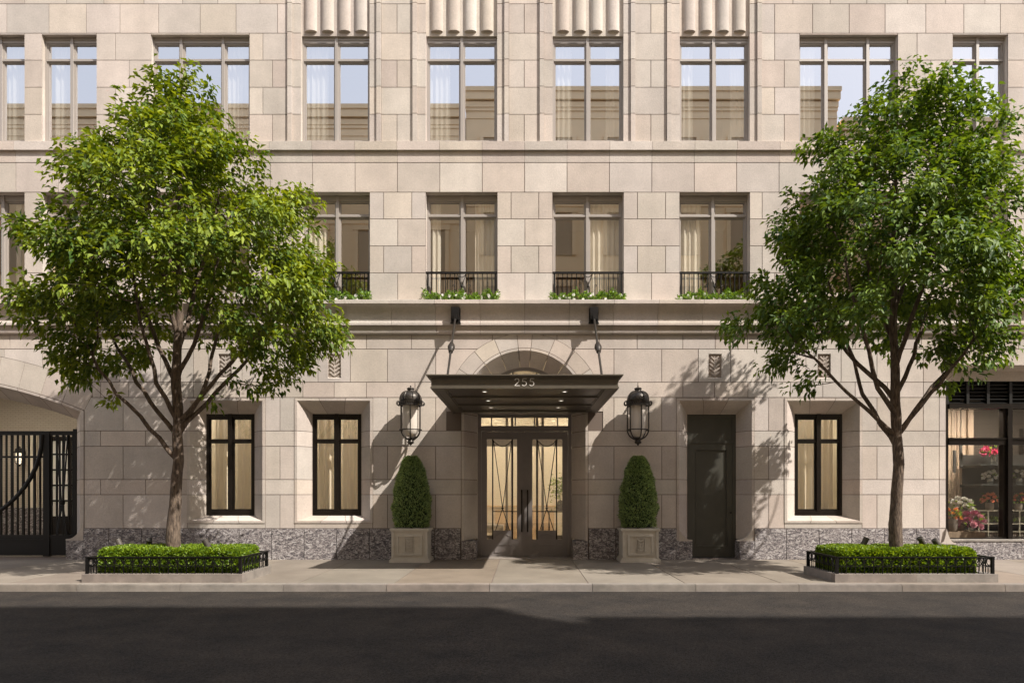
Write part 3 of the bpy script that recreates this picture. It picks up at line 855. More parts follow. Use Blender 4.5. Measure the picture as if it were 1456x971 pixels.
# ------------------------------------------------------------------ windows
def bar(mb, x0, x1, z0, z1, y0, y1): mb.box(x0, x1, y0, y1, z0, z1)
def window(x0, x1, z0, z1, y, lights, ztr, m_frame, m_glass, head=.09, jamb=.05, sillh=.06, mul=.10, tr=.06, sash=.045, name='window'):
    f = MB(); f.new(); dp = .09
    bar(f, x0, x0+jamb, z0, z1, y, y+dp); bar(f, x1-jamb, x1, z0, z1, y, y+dp)
    bar(f, x0+jamb, x1-jamb, z1-head, z1, y+.004, y+dp); bar(f, x0+jamb, x1-jamb, z0, z0+sillh, y-.006, y+dp)
    if lights == 3: ws = [.28, .44, .28]
    else: ws = [1/lights]*lights
    xin0, xin1 = x0+jamb, x1-jamb; W = xin1-xin0-mul*(lights-1); cells = []; x = xin0
    for i, w in enumerate(ws):
        cells.append((x, x+W*w)); x += W*w
        if i < lights-1: bar(f, x, x+mul, z0+sillh, z1-head*.0-.001, y-.02, y+dp); x += mul
    f.box(x0+jamb, x1-jamb, y-.008, y+.0035, z1-head*.45, z1-head*.2)
    g_ = MB()
    for (a, b) in cells:
        rows_ = [(z0+sillh, ztr-tr/2), (ztr+tr/2, z1-head)] if ztr else [(z0+sillh, z1-head)]
        if ztr: bar(f, a, b, ztr-tr/2, ztr+tr/2, y-.004, y+dp)
        for (c, d) in rows_:
            s = sash
            bar(f, a, a+s, c, d, y+.022, y+.07); bar(f, b-s, b, c, d, y+.022, y+.07)
            bar(f, a+s, b-s, c, c+s, y+.022, y+.07); bar(f, a+s, b-s, d-s, d, y+.022, y+.07)
            s2 = s+.010
            bar(f, a+s, a+s2, c+s, d-s, y+.036, y+.066); bar(f, b-s2, b-s, c+s, d-s, y+.036, y+.066)
            bar(f, a+s2, b-s2, c+s, c+s2, y+.036, y+.066); bar(f, a+s2, b-s2, d-s2, d-s, y+.036, y+.066)
            g_.quad((a+s, y+.052, c+s), (b-s, y+.052, c+s), (b-s, y+.052, d-s), (a+s, y+.052, d-s))
    o = f.build(name, m_frame, B); g_.build('pane', m_glass, o)
    return o, cells
win_cells = []
for (x0, x1, z0, z1, n, rw, st) in wins:
    if rw == 3: y = .10; zt = Z(86.5, y)
    else: y = .165; zt = Z(307.5, y)
    o, cells = window(x0+.002, x1-.002, z0, z1-.001, y, n, zt, 'taupe', 'glass' if rw == 3 else 'glass2', head=.12, jamb=.03, sillh=.05, mul=.06, tr=.036, sash=.028)
    win_cells.append((x0, x1, z0, z1, n, rw, st, cells, y))
    if rw == 2 and st == 'side':
        s_ = MB(); s_.new(); s_.box(x0-.03, x1+.03, -.03, .16, z0-.06, z0-.001); s_.build('sill', 'moulding', o)
for (x0, x1, z0, z1) in sfr:
    o, cells = window(x0-.016, x1+.016, z0-.004, z1+.016, WD, 2, Z(627, WD), 'bronze', 'glass3', head=.09, jamb=.055, sillh=.11, mul=.085, tr=.03, sash=.022)

# ------------------------------------------------------------------ rooms behind
rm = MB(); rm.new()
rm.box(-18, 13.6, 3.5, 3.6, 4.6, 14); 
for za in (4.72, 8.45, 12.6): rm.box(-18, 13.6, .30, 3.6, za, za+.12)
for xw in [X(p) for p in (-180, 46, 175, 391, 565, 746, 926, 1101, 1316, 1445, 1600)]: rm.box(xw-.05, xw+.05, .305, 3.5, 4.85, 12.6)
rm.box(-18, 13.6, 3.5, 3.6, 13.0, 13.9); rm.box(-18.2, 13.7, .3, 3.6, 13.8, 13.95)
rm.build('room_wall', 'room', B)
rm = MB()
for a, b, z0, z1 in [(X(262), X(400), .3, 4.0), (X(405), X(545), .3, 4), (X(1108), X(1235), .3, 4)]:
    rm = MB(); rm.new(); rm.box(a, b, 2.2, 2.3, z0, z1); rm.box(a, b, .31, 2.3, z0-.1, z0); rm.box(a, b, .31, 2.3, z1, z1+.1)
    rm.box(a-.1, a, .31, 2.3, z0, z1); rm.box(b, b+.1, .31, 2.3, z0, z1); rm.build('room_wall', 'lobby', B)
def lampbox(name, label, x0, x1, y0, y1, z, strength='lamp_warm', group=None):
    t = thing(name, label, 'ceiling light', ((x0+x1)/2, (y0+y1)/2, z), group)
    a = MB(); a.box(x0-.03, x1+.03, y0-.03, y1+.03, z+.0, z+.04); a.build('housing', 'taupe', t)
    a = MB(); a.box(x0, x1, y0, y1, z-.02, z-.001); a.build('diffuser', strength, t)
    return t
for i, (fa, fb) in enumerate(((294, 361), (445, 513), (1131, 1196))):
    cx = (X(fa)+X(fb))/2
    lampbox('ceiling_light', ('warm ceiling light in the room behind the leftmost ground floor window', 'warm ceiling light in the room behind the window nearest the left lantern', 'warm ceiling light in the room behind the right ground floor window')[i], cx-.2, cx+.2, .9, 1.3, 3.85)

# ------------------------------------------------------------------ curtains
def curtain(label, x0, x1, z0, z1, y, m='curtain', folds=9, amp=.025, group='curtains inside the windows'):
    c = MB(); c.new(); n = max(12, int((x1-x0)*60)); b = 0
    k = 2*math.pi*folds/(1.0)
    ph = random.random()*6
    for z, s_ in ((z0, 1.0), (z1, .8)):
        for i in range(n+1):
            x = x0+(x1-x0)*i/n
            c.v.append((x, y+s_*amp*math.sin(k*(x-x0)+ph)+s_*amp*.5*math.sin(k*.43*(x-x0)+ph*2), z))
    for i in range(n): c.face([i, i+1, n+1+i+1, n+1+i])
    o = c.build('curtain', m, smooth=True)
    return tag(o, label, 'curtain', group)
def pos_name(i, names): return names[i]
mids = ['third floor window nearest the left tree', 'third floor window above the left canopy rod', 'third floor window above the right canopy rod', 'third floor window nearest the right tree']
mids2 = ['second floor window beside the left tree', 'balcony window above the left canopy rod', 'balcony window above the right canopy rod', 'balcony window beside the right tree']
for i, (a, b) in enumerate(midcols):
    z0, z1 = 9.0, 11.2
    w = [(.05, .52), (.05, .50), (.05, .42), (.05, .34)][i]
    curtain('white sheer curtain at the left of the '+mids[i], X(a)+w[0], X(a)+w[1], z0, z1, .25)
    if i in (2, 3): curtain('narrow sheer curtain at the right of the '+mids[i], X(b)-.35, X(b)-.04, z0, z1, .25)
    z0, z1 = 5.52, 7.8
    if i == 0: curtain('cream curtain in the '+mids2[0], X(a)+.05, X(a)+.45, z0, z1, .31)
    if i == 1:
        curtain('narrow cream curtain at the left of the '+mids2[1], X(a)+.05, X(a)+.28, z0, z1, .31)
        curtain('cream curtain at the right of the '+mids2[1], X(b)-.5, X(b)-.04, z0, z1, .31)
    if i == 2: curtain('cream curtain filling the right half of the '+mids2[2], X(b)-.78, X(b)-.04, z0, z1, .31)
    if i == 3: curtain('cream curtain at the left of the '+mids2[3], X(a)+.05, X(a)+.55, z0, z1, .31)
for (pa, pb, l) in ((-20, 60-30, 'third floor window at the left edge'), (66, 100, 'narrow third floor window left of the tree'), (1142, 1165, 'wide third floor window behind the right tree'), (1360, 1428, 'third floor window at the right edge'), (318, 352, 'wide third floor window behind the left tree')):
    curtain('white sheer curtain in the '+l, X(pa), X(pb), 9.0, 11.2, .25)
curtain('cream curtain in the second floor window at the left edge', X(6), X(14), Z(418), 7.8, .31)
for i, (x0, x1, z0, z1) in enumerate(sfr):
    l = ['ground floor window nearest the gate', 'ground floor window left of the lantern', 'ground floor window right of the service door'][i]
    curtain('cream curtain in the left half of the '+l, x0+.03, (x0+x1)/2-.04+(.2 if i == 2 else 0), z0, z1, .55, 'curtain2', 6, .04)
    curtain('cream curtain in the right half of the '+l, (x0+x1)/2+(.04 if i < 2 else .2), x1-.03, z0, z1, .60, 'curtain2', 7, .04)

# ------------------------------------------------------------------ entrance door
ED = MB(); ED.new(); y = .5
def XE(px): return X(px, .5)
def ZE(py): return Z(py, .5)
# fan light above the transom
fr = MB(); fr.new()
def ring(mb, cx, zc, r0, r1, a0, a1, y0, y1, n=32):
    P = [(cx+r1*math.sin(a0+(a1-a0)*i/n), zc+r1*math.cos(a0+(a1-a0)*i/n)) for i in range(n+1)]
    P += [(cx+r0*math.sin(a1+(a0-a1)*i/n), zc+r0*math.cos(a1+(a0-a1)*i/n)) for i in range(n+1)]
    mb.prism(P, y0, y1)
ring(fr, 0, EZC, ERI-.065, ERI+.01, -math.pi/2, math.pi/2, y, y+.1)
ring(fr, 0, EZC, .42, .455, -math.pi/2, math.pi/2, y+.02, y+.07)
for a in (-52, -16, 16, 52):
    d = Vector((math.sin(R(a)), 0, math.cos(R(a)))); c = Vector((0, y+.045, EZC))+d*.69
    fr.obox(c, d*.285, (0, .02, 0), Vector((d.z, 0, -d.x))*.016)
fr.box(-ERI, -ERI+.075, y+.001, y+.1, 0, EZC); fr.box(ERI-.075, ERI, y+.001, y+.1, 0, EZC)
zt0, zt1 = ZE(605.5), ZE(593.5)
fr.box(-ERI+.075, ERI-.075, y-.012, y+.1, zt1, EZC+.0)
fr.box(-ERI+.075, ERI-.075, y-.02, y+.1, ZE(613), zt0)
fr.box(-ERI+.075, ERI-.075, y-.035, y-.021, ZE(609), ZE(606.5))
for px in (698.8, 728.5, 732.7, 760.2, 763.5, 792.8): fr.box(XE(px)-.014, XE(px)+.014, y+.01, y+.06, zt0, zt1)
dz1 = ZE(613.5)
fr.box(-1.3, 1.3, -.002, y-.001, 3.19, 3.24)  # ledge added behind the canopy to block sun from the door recess
door = fr.build('entrance_door', 'doorm', B)
gl = MB(); gl.prism([((ERI-.05)*math.sin(R(a)), EZC+(ERI-.05)*math.cos(R(a))) for a in range(-90, 91, 6)], y+.05, y+.052)
gl.box(-ERI+.08, ERI-.08, y+.04, y+.042, zt0, zt1); gl.build('fanlight_pane', 'glass3', door)
for s_ in (-1, 1):
    lf = MB(); lf.new()
    ox, ix = (ERI-.08), .006                      # hinge side, meeting side (times s_)
    gx0, gx1 = (XE(756.7) if s_ > 0 else -XE(735.7)), XE(799.7)
    gx0 = XE(757.0)
    gz0, gz1 = ZE(766.7), ZE(624.3)
    def bx(a, b, y0, y1, c, d, mbx=lf): 
        p, q = sorted((s_*a, s_*b)); mbx.box(p, q, y0, y1, c, d)
    bx(ix, gx0, y+.02, y+.075, .02, dz1); bx(gx1, ox, y+.02, y+.075, .02, dz1)
    bx(gx0, gx1, y+.02, y+.075, gz1, dz1); bx(gx0, gx1, y+.02, y+.075, .02, gz0)
    # raised mouldings and kick panels
    for (a, b) in ((XE(757.5), XE(761)), (XE(766), XE(789)), (XE(793), XE(798.5))):
        zb0, zb1 = ZE(785.5), ZE(773.5)
        bx(a, b, y+.008, y+.0195, zb0, zb0+.02); bx(a, b, y+.008, y+.0195, zb1-.02, zb1)
        bx(a, a+.014, y+.008, y+.0195, zb0+.02, zb1-.02); bx(b-.014, b, y+.008, y+.0195, zb0+.02, zb1-.02)
    bx(.001, .03, y+.008, y+.0195, .02, dz1-.01); bx(-.004, .0055, y+.021, y+.074, .02, dz1-.01) if s_ > 0 else None
    leaf = lf.build('door_leaf', 'doorm', door)
    gm = MB(); bx(gx0, gx1, y+.045, y+.047, gz0, gz1, gm); gm.build('door_pane', 'glass3', door)
    gr = MB(); gr.new(); yy = y+.025
    va, vb = XE(763.5), XE(791.5)
    for v_ in (va, vb): bx(v_-.014, v_+.014, y+.02, y+.045, gz0, gz1, gr)
    cx = s_*(va+vb)/2; hw = (vb-va)/2-.014; zx = ZE(722)
    gr.tube([(cx-hw, yy, gz1-.02), (cx, yy, zx), (cx+hw*.75, yy, gz0+.20)], .0085, 6)
    gr.tube([(cx+hw, yy+.006, gz1-.02), (cx, yy+.006, zx), (cx-hw*.75, yy+.006, gz0+.20)], .0085, 6)
    gr.tube([(cx-hw+2*hw*t/12, yy, gz1-.03-.13*math.sin(math.pi*t/12)) for t in range(13)], .008, 6)
    for k in (-.045, 0, .045): gr.obox((cx, yy-.01, zx+k), (.032-abs(k)*.3, 0, 0), (0, .012, 0), (0, 0, .01))
    bx(gx0, va-.014, y+.024, y+.04, ZE(727)-.008, ZE(727)+.008, gr)
    gr.box(min(cx-hw, cx+hw), max(cx-hw, cx+hw), y+.026, y+.04, ZE(727)-.010, ZE(727)+.010)
    kp = MB(); kp.new(); kp.box(cx-hw, cx+hw, y+.026, y+.043, gz0+.0, gz0+.20)
    kp.tube([(cx-hw+2*hw*t/16, y+.022, gz0+.07+.06*(.5-.5*math.cos(t/16*2*math.pi))) for t in range(17)], .009, 6)
    kp.build('kick_panel', 'doorm', door)
    gr.build('grille', 'bronze', door)
    h = MB(); h.new(); hx = s_*XE(750.2); zh0, zh1 = ZE(755), ZE(697)
    h.tube([(hx, y+.02, zh1), (hx, y-.05, zh1), (hx, y-.06, zh1-.04), (hx, y-.06, zh0+.04), (hx, y-.05, zh0), (hx, y+.02, zh0)], .017, 8)
    h.build('handle', 'bronze', door, smooth=True)
st = MB(); st.new(); st.box(-ERI-.02, ERI+.02, .0, .62, -.003, .018); st.build('threshold', 'kerb', B)

# ------------------------------------------------------------------ service door
sd = MB(); sd.new(); y = .30
x0, x1 = ddx0, ddx1; z1 = ddz1
sd.box(x0, x0+.05, y, y+.1, .02, z1); sd.box(x1-.05, x1, y, y+.1, .02, z1)
sd.box(x0+.05, x1-.05, y+.002, y+.1, z1-.05, z1); ztr = Z(628, y)
sd.box(x0+.05, x1-.05, y-.004, y+.1, ztr-.03, ztr+.03)
def panel(mb, a, b, c, d, y):
    mb.box(a, b, y+.03, y+.08, c, d)
    for (p, q, r_, s_) in ((a+.0, a+.02, c, d), (b-.02, b, c, d), (a+.02, b-.02, c, c+.02), (a+.02, b-.02, d-.02, d)): mb.box(p, q, y+.014, y+.0295, r_, s_)
panel(sd, x0+.05, x1-.05, ztr+.03, z1-.05, y)
o = sd.build('service_door', 'green_door', B)
s2 = MB(); s2.new(); zl0, zl1 = .02, ztr-.03; a, b = x0+.052, x1-.052; st_ = .12; yb = y+.015
s2.box(a, a+st_, yb, yb+.06, zl0, zl1); s2.box(b-st_, b, yb, yb+.06, zl0, zl1); s2.box(a+st_, b-st_, yb, yb+.06, zl0, Z(777, y)); s2.box(a+st_, b-st_, yb, yb+.06, zl1-.13, zl1)
s2.box(a+st_, b-st_, yb+.02, yb+.05, Z(777, y), zl1-.13)
for (p, q, r_, s_) in ((a+st_, a+st_+.02, Z(777, y), zl1-.13), (b-st_-.02, b-st_, Z(777, y), zl1-.13)): s2.box(p, q, yb-.008, yb+.0195, r_, s_)
s2.box(a+st_+.02, b-st_-.02, yb-.008, yb+.0195, Z(777, y), Z(777, y)+.02); s2.box(a+st_+.02, b-st_-.02, yb-.008, yb+.0195, zl1-.15, zl1-.13)
s2.build('door_leaf', 'green_door', o)
kn = MB(); kn.new(); kn.lathe([(0, -.03), (.012, -.03), (.012, 0), (.02, .0), (.022, .012), (0, .02)], (0, 0, 0), 10)
kn.v = [(b-.05+x_, yb-.01-z_, 1.0+y_) for x_, y_, z_ in kn.v]; kn.build('door_knob', 'bronze', o, smooth=True)
sdk = MB(); sdk.box(x0-.2, x1+.2, .42, .45, 0, 3.4); sdk.build('door_backing', 'dark', B)

# ------------------------------------------------------------------ balcony railings on the second floor
for i, (a, b) in enumerate(midcols):
    r_ = MB(); r_.new(); xa, xb = X(a)+.02, X(b)-.02; yb = .03; zt, zb = Z(388.5, yb), 5.56
    r_.box(xa-.03, xb+.03, yb-.02, yb+.025, zt-.012, zt+.028)
    r_.box(xa, xb, yb-.008, yb+.012, zb, zb+.02)
    r_.box(xa, xa+.035, yb-.014, yb+.02, zb, zt-.012); r_.box(xb-.035, xb, yb-.014, yb+.02, zb, zt-.012)
    n = 15; W = (xb-xa)/n; cx = (xa+xb)/2
    for k in range(1, n):
        x = xa+W*k
        if abs(x-cx) < W*.8: continue
        r_.box(x-.008, x+.008, yb-.006, yb+.010, zb+.02, zt-.012)
    hw = W*.95
    r_.tube([(cx-hw, yb-.004, zt-.02), (cx, yb-.004, zt-.28), (cx+hw*.8, yb-.004, zb)], .008, 6)
    r_.tube([(cx+hw, yb+.006, zt-.02), (cx, yb+.006, zt-.28), (cx-hw*.8, yb+.006, zb)], .008, 6)
    r_.tube([(cx-hw+2*hw*t/10, yb, zt-.02-.07*math.sin(math.pi*t/10)) for t in range(11)], .007, 6)
    r_.lathe([(0, -.03), (.022, -.015), (.028, 0), (.022, .015), (0, .03)], (cx, yb, zt-.28), 10)
    for s_ in (-1, 1):
        r_.tube([(cx+s_*W*1.7+.02*math.cos(t*math.pi/6), yb-.006, zt-.27+.02*math.sin(t*math.pi/6)) for t in range(12)], .007, 5, closed=True)
    r_.build('balcony_railing', 'iron', B)

# ------------------------------------------------------------------ shop front
y = .30
def XS(px): return X(px, y)
def ZS(py): return Z(py, y)
sf = MB(); sf.new()
xl, xr = XS(1347), 13.5
mull = [XS(1432.4), XS(1432.4)+1.62]
zt = ZS(538); 
sf.box(xl-.03, xl+.02, y, y+.12, SHZ0, zt)
sf.box(xl+.02, xr, y, y+.12, zt-.0, zt+.10)
sf.box(xl+.02, xr, y-.05, y+.12, ZS(581), ZS(574.5))          # bar under the louvres
sf.box(xl+.02, xr, y-.03, y+.12, ZS(632.3), ZS(622.5)); sf.box(xl+.02, xr, y-.055, y-.031, ZS(624.5), ZS(622.8))
sf.box(xl+.02, xr, y-.03, y+.12, SHZ0-.03, ZS(764.5))
for mx in mull:
    sf.box(mx-.10, mx+.10, y-.015, y+.14, ZS(764), ZS(581)); sf.box(mx-.035, mx+.06, y-.075, y-.0151, ZS(770), ZS(581))
shop = sf.build('shop_front', 'bronze', B)
s_ = MB(); s_.new(); s_.box(SHX+.12, 13.6, -.035, .28, SHZ0-.03, SHZ0+.0); s_.build('sill', 'kerb', shop)
lv = MB(); lv.new(); lz0, lz1 = ZS(574.5), zt
for k in range(7):
    zc = lz0+(lz1-lz0)*(k+.5)/7
    lv.obox(((xl+xr)/2, y+.06, zc), ((xr-xl)/2, 0, 0), (0, .045, .022), (0, -.004, .008))
for px in (1347, 1376, 1405, 1437, 1466, 1495): lv.box(XS(px)-.03, XS(px)+.03, y-.01, y+.1, lz0, lz1)
lv.build('louvre', 'louvre', shop); lb = MB(); lb.box(xl, xr, y+.13, y+.15, lz0, lz1); lb.build('louvre_backing', 'dark', shop)
gl = MB(); gl.quad((xl, y+.05, ZS(764)), (xr, y+.05, ZS(764)), (xr, y+.05, ZS(581)), (xl, y+.05, ZS(581))); gl.build('shop_pane', 'glass_shop', shop)
# room
ri = MB(); ri.new(); xa, xb = 8.75, 13.5; yb = 2.3
ri.box(xa, xb, yb, yb+.1, .3, 4); ri.box(xa-.1, xa, .32, yb+.1, .3, 4); ri.box(xb, xb+.1, .32, yb+.1, .3, 4)
ri.box(xa, xb, .45, yb, 3.5, 3.6); ri.box(xa, xb, .32, yb, .30, .40)
ri.build('shop_room', 'shopwall', B)
bw = brick('shop_block', (.062, .048, .037), (.052, .04, .031), (.035, .027, .022), .8, .45)
wl = MB(); wl.new(); wl.box(9.0, 13.4, 2.2, 2.29, .4, 3.5); wl.build('block_wall', bw, B)
wd = MB()
x = 9.9
while x < 10.9:
    w = random.uniform(.05, .10); wd.new(); dd = random.uniform(0, .09); wd.box(x, x+w-.012, 1.75+dd, 2.1, .4, 3.45); x += w
wd.build('slatted_panel', 'wood', B)
for k, (px, za, zb) in enumerate(((1357, 640, 672), (1366, 633, 655), (1366.5, 643, 664), (1354.5, 650, 672))[:3]):
    b_ = MB(); b_.new(); xx = X(px, 1.3); b_.box(xx-.028, xx+.028, 1.28, 1.32, Z(zb, 1.3), Z(za, 1.3))
    b_.tube([(xx, 1.3, Z(za, 1.3)), (xx, 1.3, 3.5)], .003, 4)
    tag(b_.build('pendant_bar', 'dark'), ['leftmost dark pendant bar hanging in front of the slatted wood', 'tall dark pendant bar hanging highest behind the shop glass', 'short dark pendant bar hanging low behind the shop glass'][k], 'pendant', 'pendant bars in the flower shop')
t = thing('display_shelves', 'two long smoked glass shelves on dark brackets at the back of the flower shop', 'shelves', (11.6, 1.6, 1.6))
ys = 1.5
for py in (659.5, 687.5):
    a = MB(); a.new(); z = Z(py, 1.2); a.box(10.55, 13.3, 1.05, 1.75, z-.035, z-.012); a.build('shelf', 'shelf', t)
for xx in (10.6, 12.2, 13.25):
    a = MB(); a.new(); a.box(xx-.02, xx+.02, 1.9, 2.0, .4, 3.0)
    for py in (659.5, 687.5): a.box(xx-.015, xx+.015, 1.06, 1.9, Z(py, 1.2)-.075, Z(py, 1.2)-.036)
    a.build('bracket', 'bronze', t)
a = MB(); a.new(); a.box(10.62, 13.3, 1.76, 1.80, 1.05, 2.35); a.build('back_panel', 'dark', t)
# low cabinet with cream frame
cb = thing('display_cabinet', 'low cream framed display cabinet of planted compartments in the flower shop', 'cabinet', (11.6, 1.2, .4))
zc1, zc0 = Z(725.5, 1.1), .42
f_ = MB(); f_.new(); xs_ = [X(1392, 1.1), X(1405.5, 1.1), X(1450, 1.1), X(1450, 1.1)+.8, 13.2]
zr = [zc0, Z(755, 1.1), Z(744, 1.1), zc1]
for z in zr[1:]: f_.box(xs_[0], xs_[-1], 1.1, 1.6, z-.02, z)
for xx in xs_: f_.box(xx-.012, xx+.012, 1.098, 1.12, zc0, zc1-.021)
f_.build('frame', 'cabinet', cb)
a = MB(); a.new(); a.box(xs_[0], xs_[-1], 1.55, 1.56, zc0, zc1-.021); a.build('back_panel', 'shopwall', cb)
a = MB()
for i in range(60): xx = xs_[0]+.02+i*.042; a.new(); a.box(xx, xx+.025, 1.13, 1.15, zc0, zr[1]-.021)
a.build('ribbed_base', 'pot', cb)
lampbox('ceiling_light', 'small added fill light over the shelves of the flower shop', 10.9, 11.5, .5, .8, 3.46, 'shop_fill')  # fill panels added at the shop ceiling to brighten the flowers
lampbox('ceiling_light', 'small added fill light near the slatted wood of the flower shop', 9.7, 10.1, .45, .7, 3.46, 'shop_fill')  # second added fill panel, no known fitting here

def bouquet(name, label, cat, c, vr, vh, fr_, fh, nf, fs, petal, vasem='pot', nleaf=60, group=None, petals2=None):
    """vase at c (foot), flowers in a dome above"""
    t = thing(name, label, cat, c, group)
    v = MB(); v.new(); v.lathe([(0, 0), (vr*.75, 0), (vr*.9, vh*.15), (vr, vh*.6), (vr*.9, vh), (vr*.82, vh), (vr*.85, vh*.6), (0, vh*.5)], c, 16)
    v.build('vase', vasem, t, smooth=True)
    heads = MB(); heads2 = MB(); stems = MB(); hp = []
    for i in range(nf):
        for _ in range(40):
            a = random.uniform(0, 2*math.pi); e_ = random.uniform(.05, 1)
            rr = fr_*math.sqrt(1-e_*e_*.8)*random.uniform(.75, 1)
            p = Vector((c[0]+rr*math.cos(a), c[1]+rr*.8*math.sin(a), c[2]+vh+fh*e_*random.uniform(.85, 1)))
            if all((p-q).length > fs*1.55 for q in hp): break
        hp.append(p)
        tgt = heads2 if (petals2 and i % 3 == 0) else heads; tgt.new()
        # layered petals
        ax = (p-Vector((c[0], c[1], c[2]+vh*.6))).normalized()
        u_ = ax.orthogonal().normalized(); w_ = ax.cross(u_)
        for ly in range(4):
            for q in range(7):
                an = q*2*math.pi/7+ly*.5; R_ = fs*(1-.18*ly); op = .2+.25*ly
                dd = (u_*math.cos(an)+w_*math.sin(an)); sd_ = ax.cross(dd)
                b0 = p+ax*fs*(-.5+.12*ly); m0 = b0+dd*R_*.8*(1-op*.5)+ax*fs*.55; t0 = b0+dd*R_*(1-op*.9)+ax*fs*(1.0)
                tgt.quad(b0, m0+sd_*R_*.45, t0, m0-sd_*R_*.45)
        stems.new(); stems.tube([(c[0]+random.uniform(-.3, .3)*vr, c[1]+random.uniform(-.3, .3)*vr, c[2]+vh*.6), tuple((Vector((c[0], c[1], c[2]+vh))+p)/2), tuple(p-ax*fs*.4)], .004, 4)
    heads.build('blooms', petal, t, smooth=False)
    if petals2: heads2.build('blooms', petals2, t)
    stems.build('stems', 'core', t)
    if nleaf:
        a = rng.random(nleaf)*2*math.pi; e_ = rng.random(nleaf)
        P = np.stack([c[0]+fr_*.75*np.cos(a)*np.sqrt(1-e_**2*.7), c[1]+fr_*.65*np.sin(a), c[2]+vh+fh*.75*e_], 1)
        T = unit(np.stack([np.cos(a), np.sin(a), .7*rng.random(nleaf)+.2], 1)); Nn = unit(rng.normal(size=(nleaf, 3))+[0, 0, 1])
        leaf_mesh('leaves', P, T, Nn, fs*1.7, fs*.7, 'herb', t)
    return t
FG = 'flower arrangements in the shop window'
def fz(py, y): return Z(py, y)
bouquet('peony_vase', 'deep pink peonies in a clear glass vase on the top shop shelf', 'flowers', (X(1413, 1.3), 1.3, Z(659.5, 1.2)-.011), .07, .22, .27, .34, 17, .085, 'pink_petal', 'vase_glass', 20, FG)
bouquet('rose_vase', 'cream roses in a small glass vase on the middle shop shelf', 'flowers', (X(1408, 1.3), 1.3, Z(687.5, 1.2)-.011), .07, .14, .17, .19, 12, .055, 'white_petal', 'vase_glass', 8, FG)
bouquet('tulip_vase', 'orange and coral flowers in a grey pot on the cream cabinet', 'flowers', (X(1407, 1.3), 1.3, zc1+.001), .09, .18, .18, .25, 14, .055, 'orange_petal', 'pot', 12, FG)
bouquet('rose_vase', 'pale pink roses on the middle shop shelf beyond the dark mullion', 'flowers', (X(1449, 1.3), 1.3, Z(687.5, 1.2)-.011), .07, .14, .16, .20, 9, .05, 'white_petal', 'vase_glass', 20, FG)
bouquet('tulip_vase', 'red flowers in a grey pot on the cabinet beyond the dark mullion', 'flowers', (X(1448, 1.3), 1.3, zc1+.001), .08, .16, .17, .28, 10, .05, 'orange_petal', 'pot', 40, FG, 'pink_petal')
pb = MB(); pb.new(); pb.box(9.25, 10.35, .60, 1.15, .401, .56); pb.box(9.62, 10.1, .85, 1.15, .5605, .80)
tag(pb.build('display_plinth', 'wood'), 'low stepped wooden display block inside the shop window', 'display block')
bouquet('white_bouquet', 'large bunch of round white flowers in a grey pot behind the shop glass', 'flowers', (X(1368, .95), .98, .801), .13, .24, .27, .30, 20, .072, 'white_petal', 'pot', 25, FG)
bouquet('tulip_bunch', 'orange and yellow tulips in a dark pot at the left of the shop window', 'flowers', (X(1354.5, .72), .72, .561), .11, .28, .20, .26, 20, .045, 'yellow_petal', 'pot', 60, FG, 'orange_petal')
bouquet('dahlia_bouquet', 'big plum and mauve bouquet low in the shop window', 'flowers', (X(1380, .7), .72, .561), .12, .10, .33, .36, 26, .092, 'plum_petal', 'vase_glass', 12, FG, 'mauve_petal')
for i, (xa_, xb_) in enumerate(((xs_[0], xs_[1]), (xs_[1], xs_[2]), (xs_[2], xs_[3]))):
    n = 160; P = np.stack([xa_+.04+rng.random(n)*(xb_-xa_-.08), 1.18+.3*rng.random(n), zr[2]+.01+.05*rng.random(n)], 1)
    T = unit(rng.normal(size=(n, 3))*[.6, .5, .3]+[0, 0, .9])
    o = leaf_mesh('fern', P, T, unit(rng.normal(size=(n, 3))), .17, .022, 'herb')
    tag(o, ['small green fern in the narrow left compartment of the cabinet', 'spiky green plants in the cabinet compartment left of the mullion', 'yellow green plants in the cabinet compartment right of the mullion'][i], 'plant', 'plants in the display cabinet')

# ------------------------------------------------------------------ driveway behind the gate
d_ = MB(); d_.new(); xa, xb = -17.4, -9.3; yb = 5.0
d_.box(xa, xb, yb, yb+.1, 0, 4.6); d_.box(xb, xb+.1, .52, yb, 0, 4.6); d_.box(xa-.1, xa, .52, yb, 0, 4.6)
d_.build('passage_wall', 'drive_brick', B)
v = MB(); v.new(); n = 20
for k in range(n+1):
    t = math.pi*k/n; v.v += [((xa+xb)/2-(xb-xa)/2*math.cos(t), .55, 3.75+.85*math.sin(t)), ((xa+xb)/2-(xb-xa)/2*math.cos(t), yb, 3.75+.85*math.sin(t))]
for k in range(n): v.face([2*k, 2*k+2, 2*k+3, 2*k+1])
v.build('passage_vault', 'drive_brick', B, smooth=True)
v = MB(); v.new(); v.box(xa, xb, .50, yb, -.1, .012); v.build('passage_floor', 'walk', B)
v = MB(); 
x = xa
while x < -13.95: v.new(); v.box(x, x+.7, yb-.06, yb-.001, 0.012, 1.0); x += .705
v.build('passage_dado', 'granite', B)
pd = MB(); pd.new(); da, db = -13.86, -12.9; yd = 4.95
pd.box(da, db, yd-.04, yd, .012, .75); pd.box(da, da+.06, yd-.04, yd, .75, 3.0); pd.box(db-.06, db, yd-.04, yd, .75, 3.0); pd.box(da, db, yd-.05, yd-.0401, 2.94, 3.06)
for k in range(1, 5): z = .75+k*.45; pd.box(da+.06, db-.06, yd-.035, yd, z-.025, z+.025)
for k in (1, 2): x = da+(db-da)*k/3; pd.box(x-.02, x+.02, yd-.034, yd, .75, 2.94)
o = pd.build('passage_door', 'bronze', B)
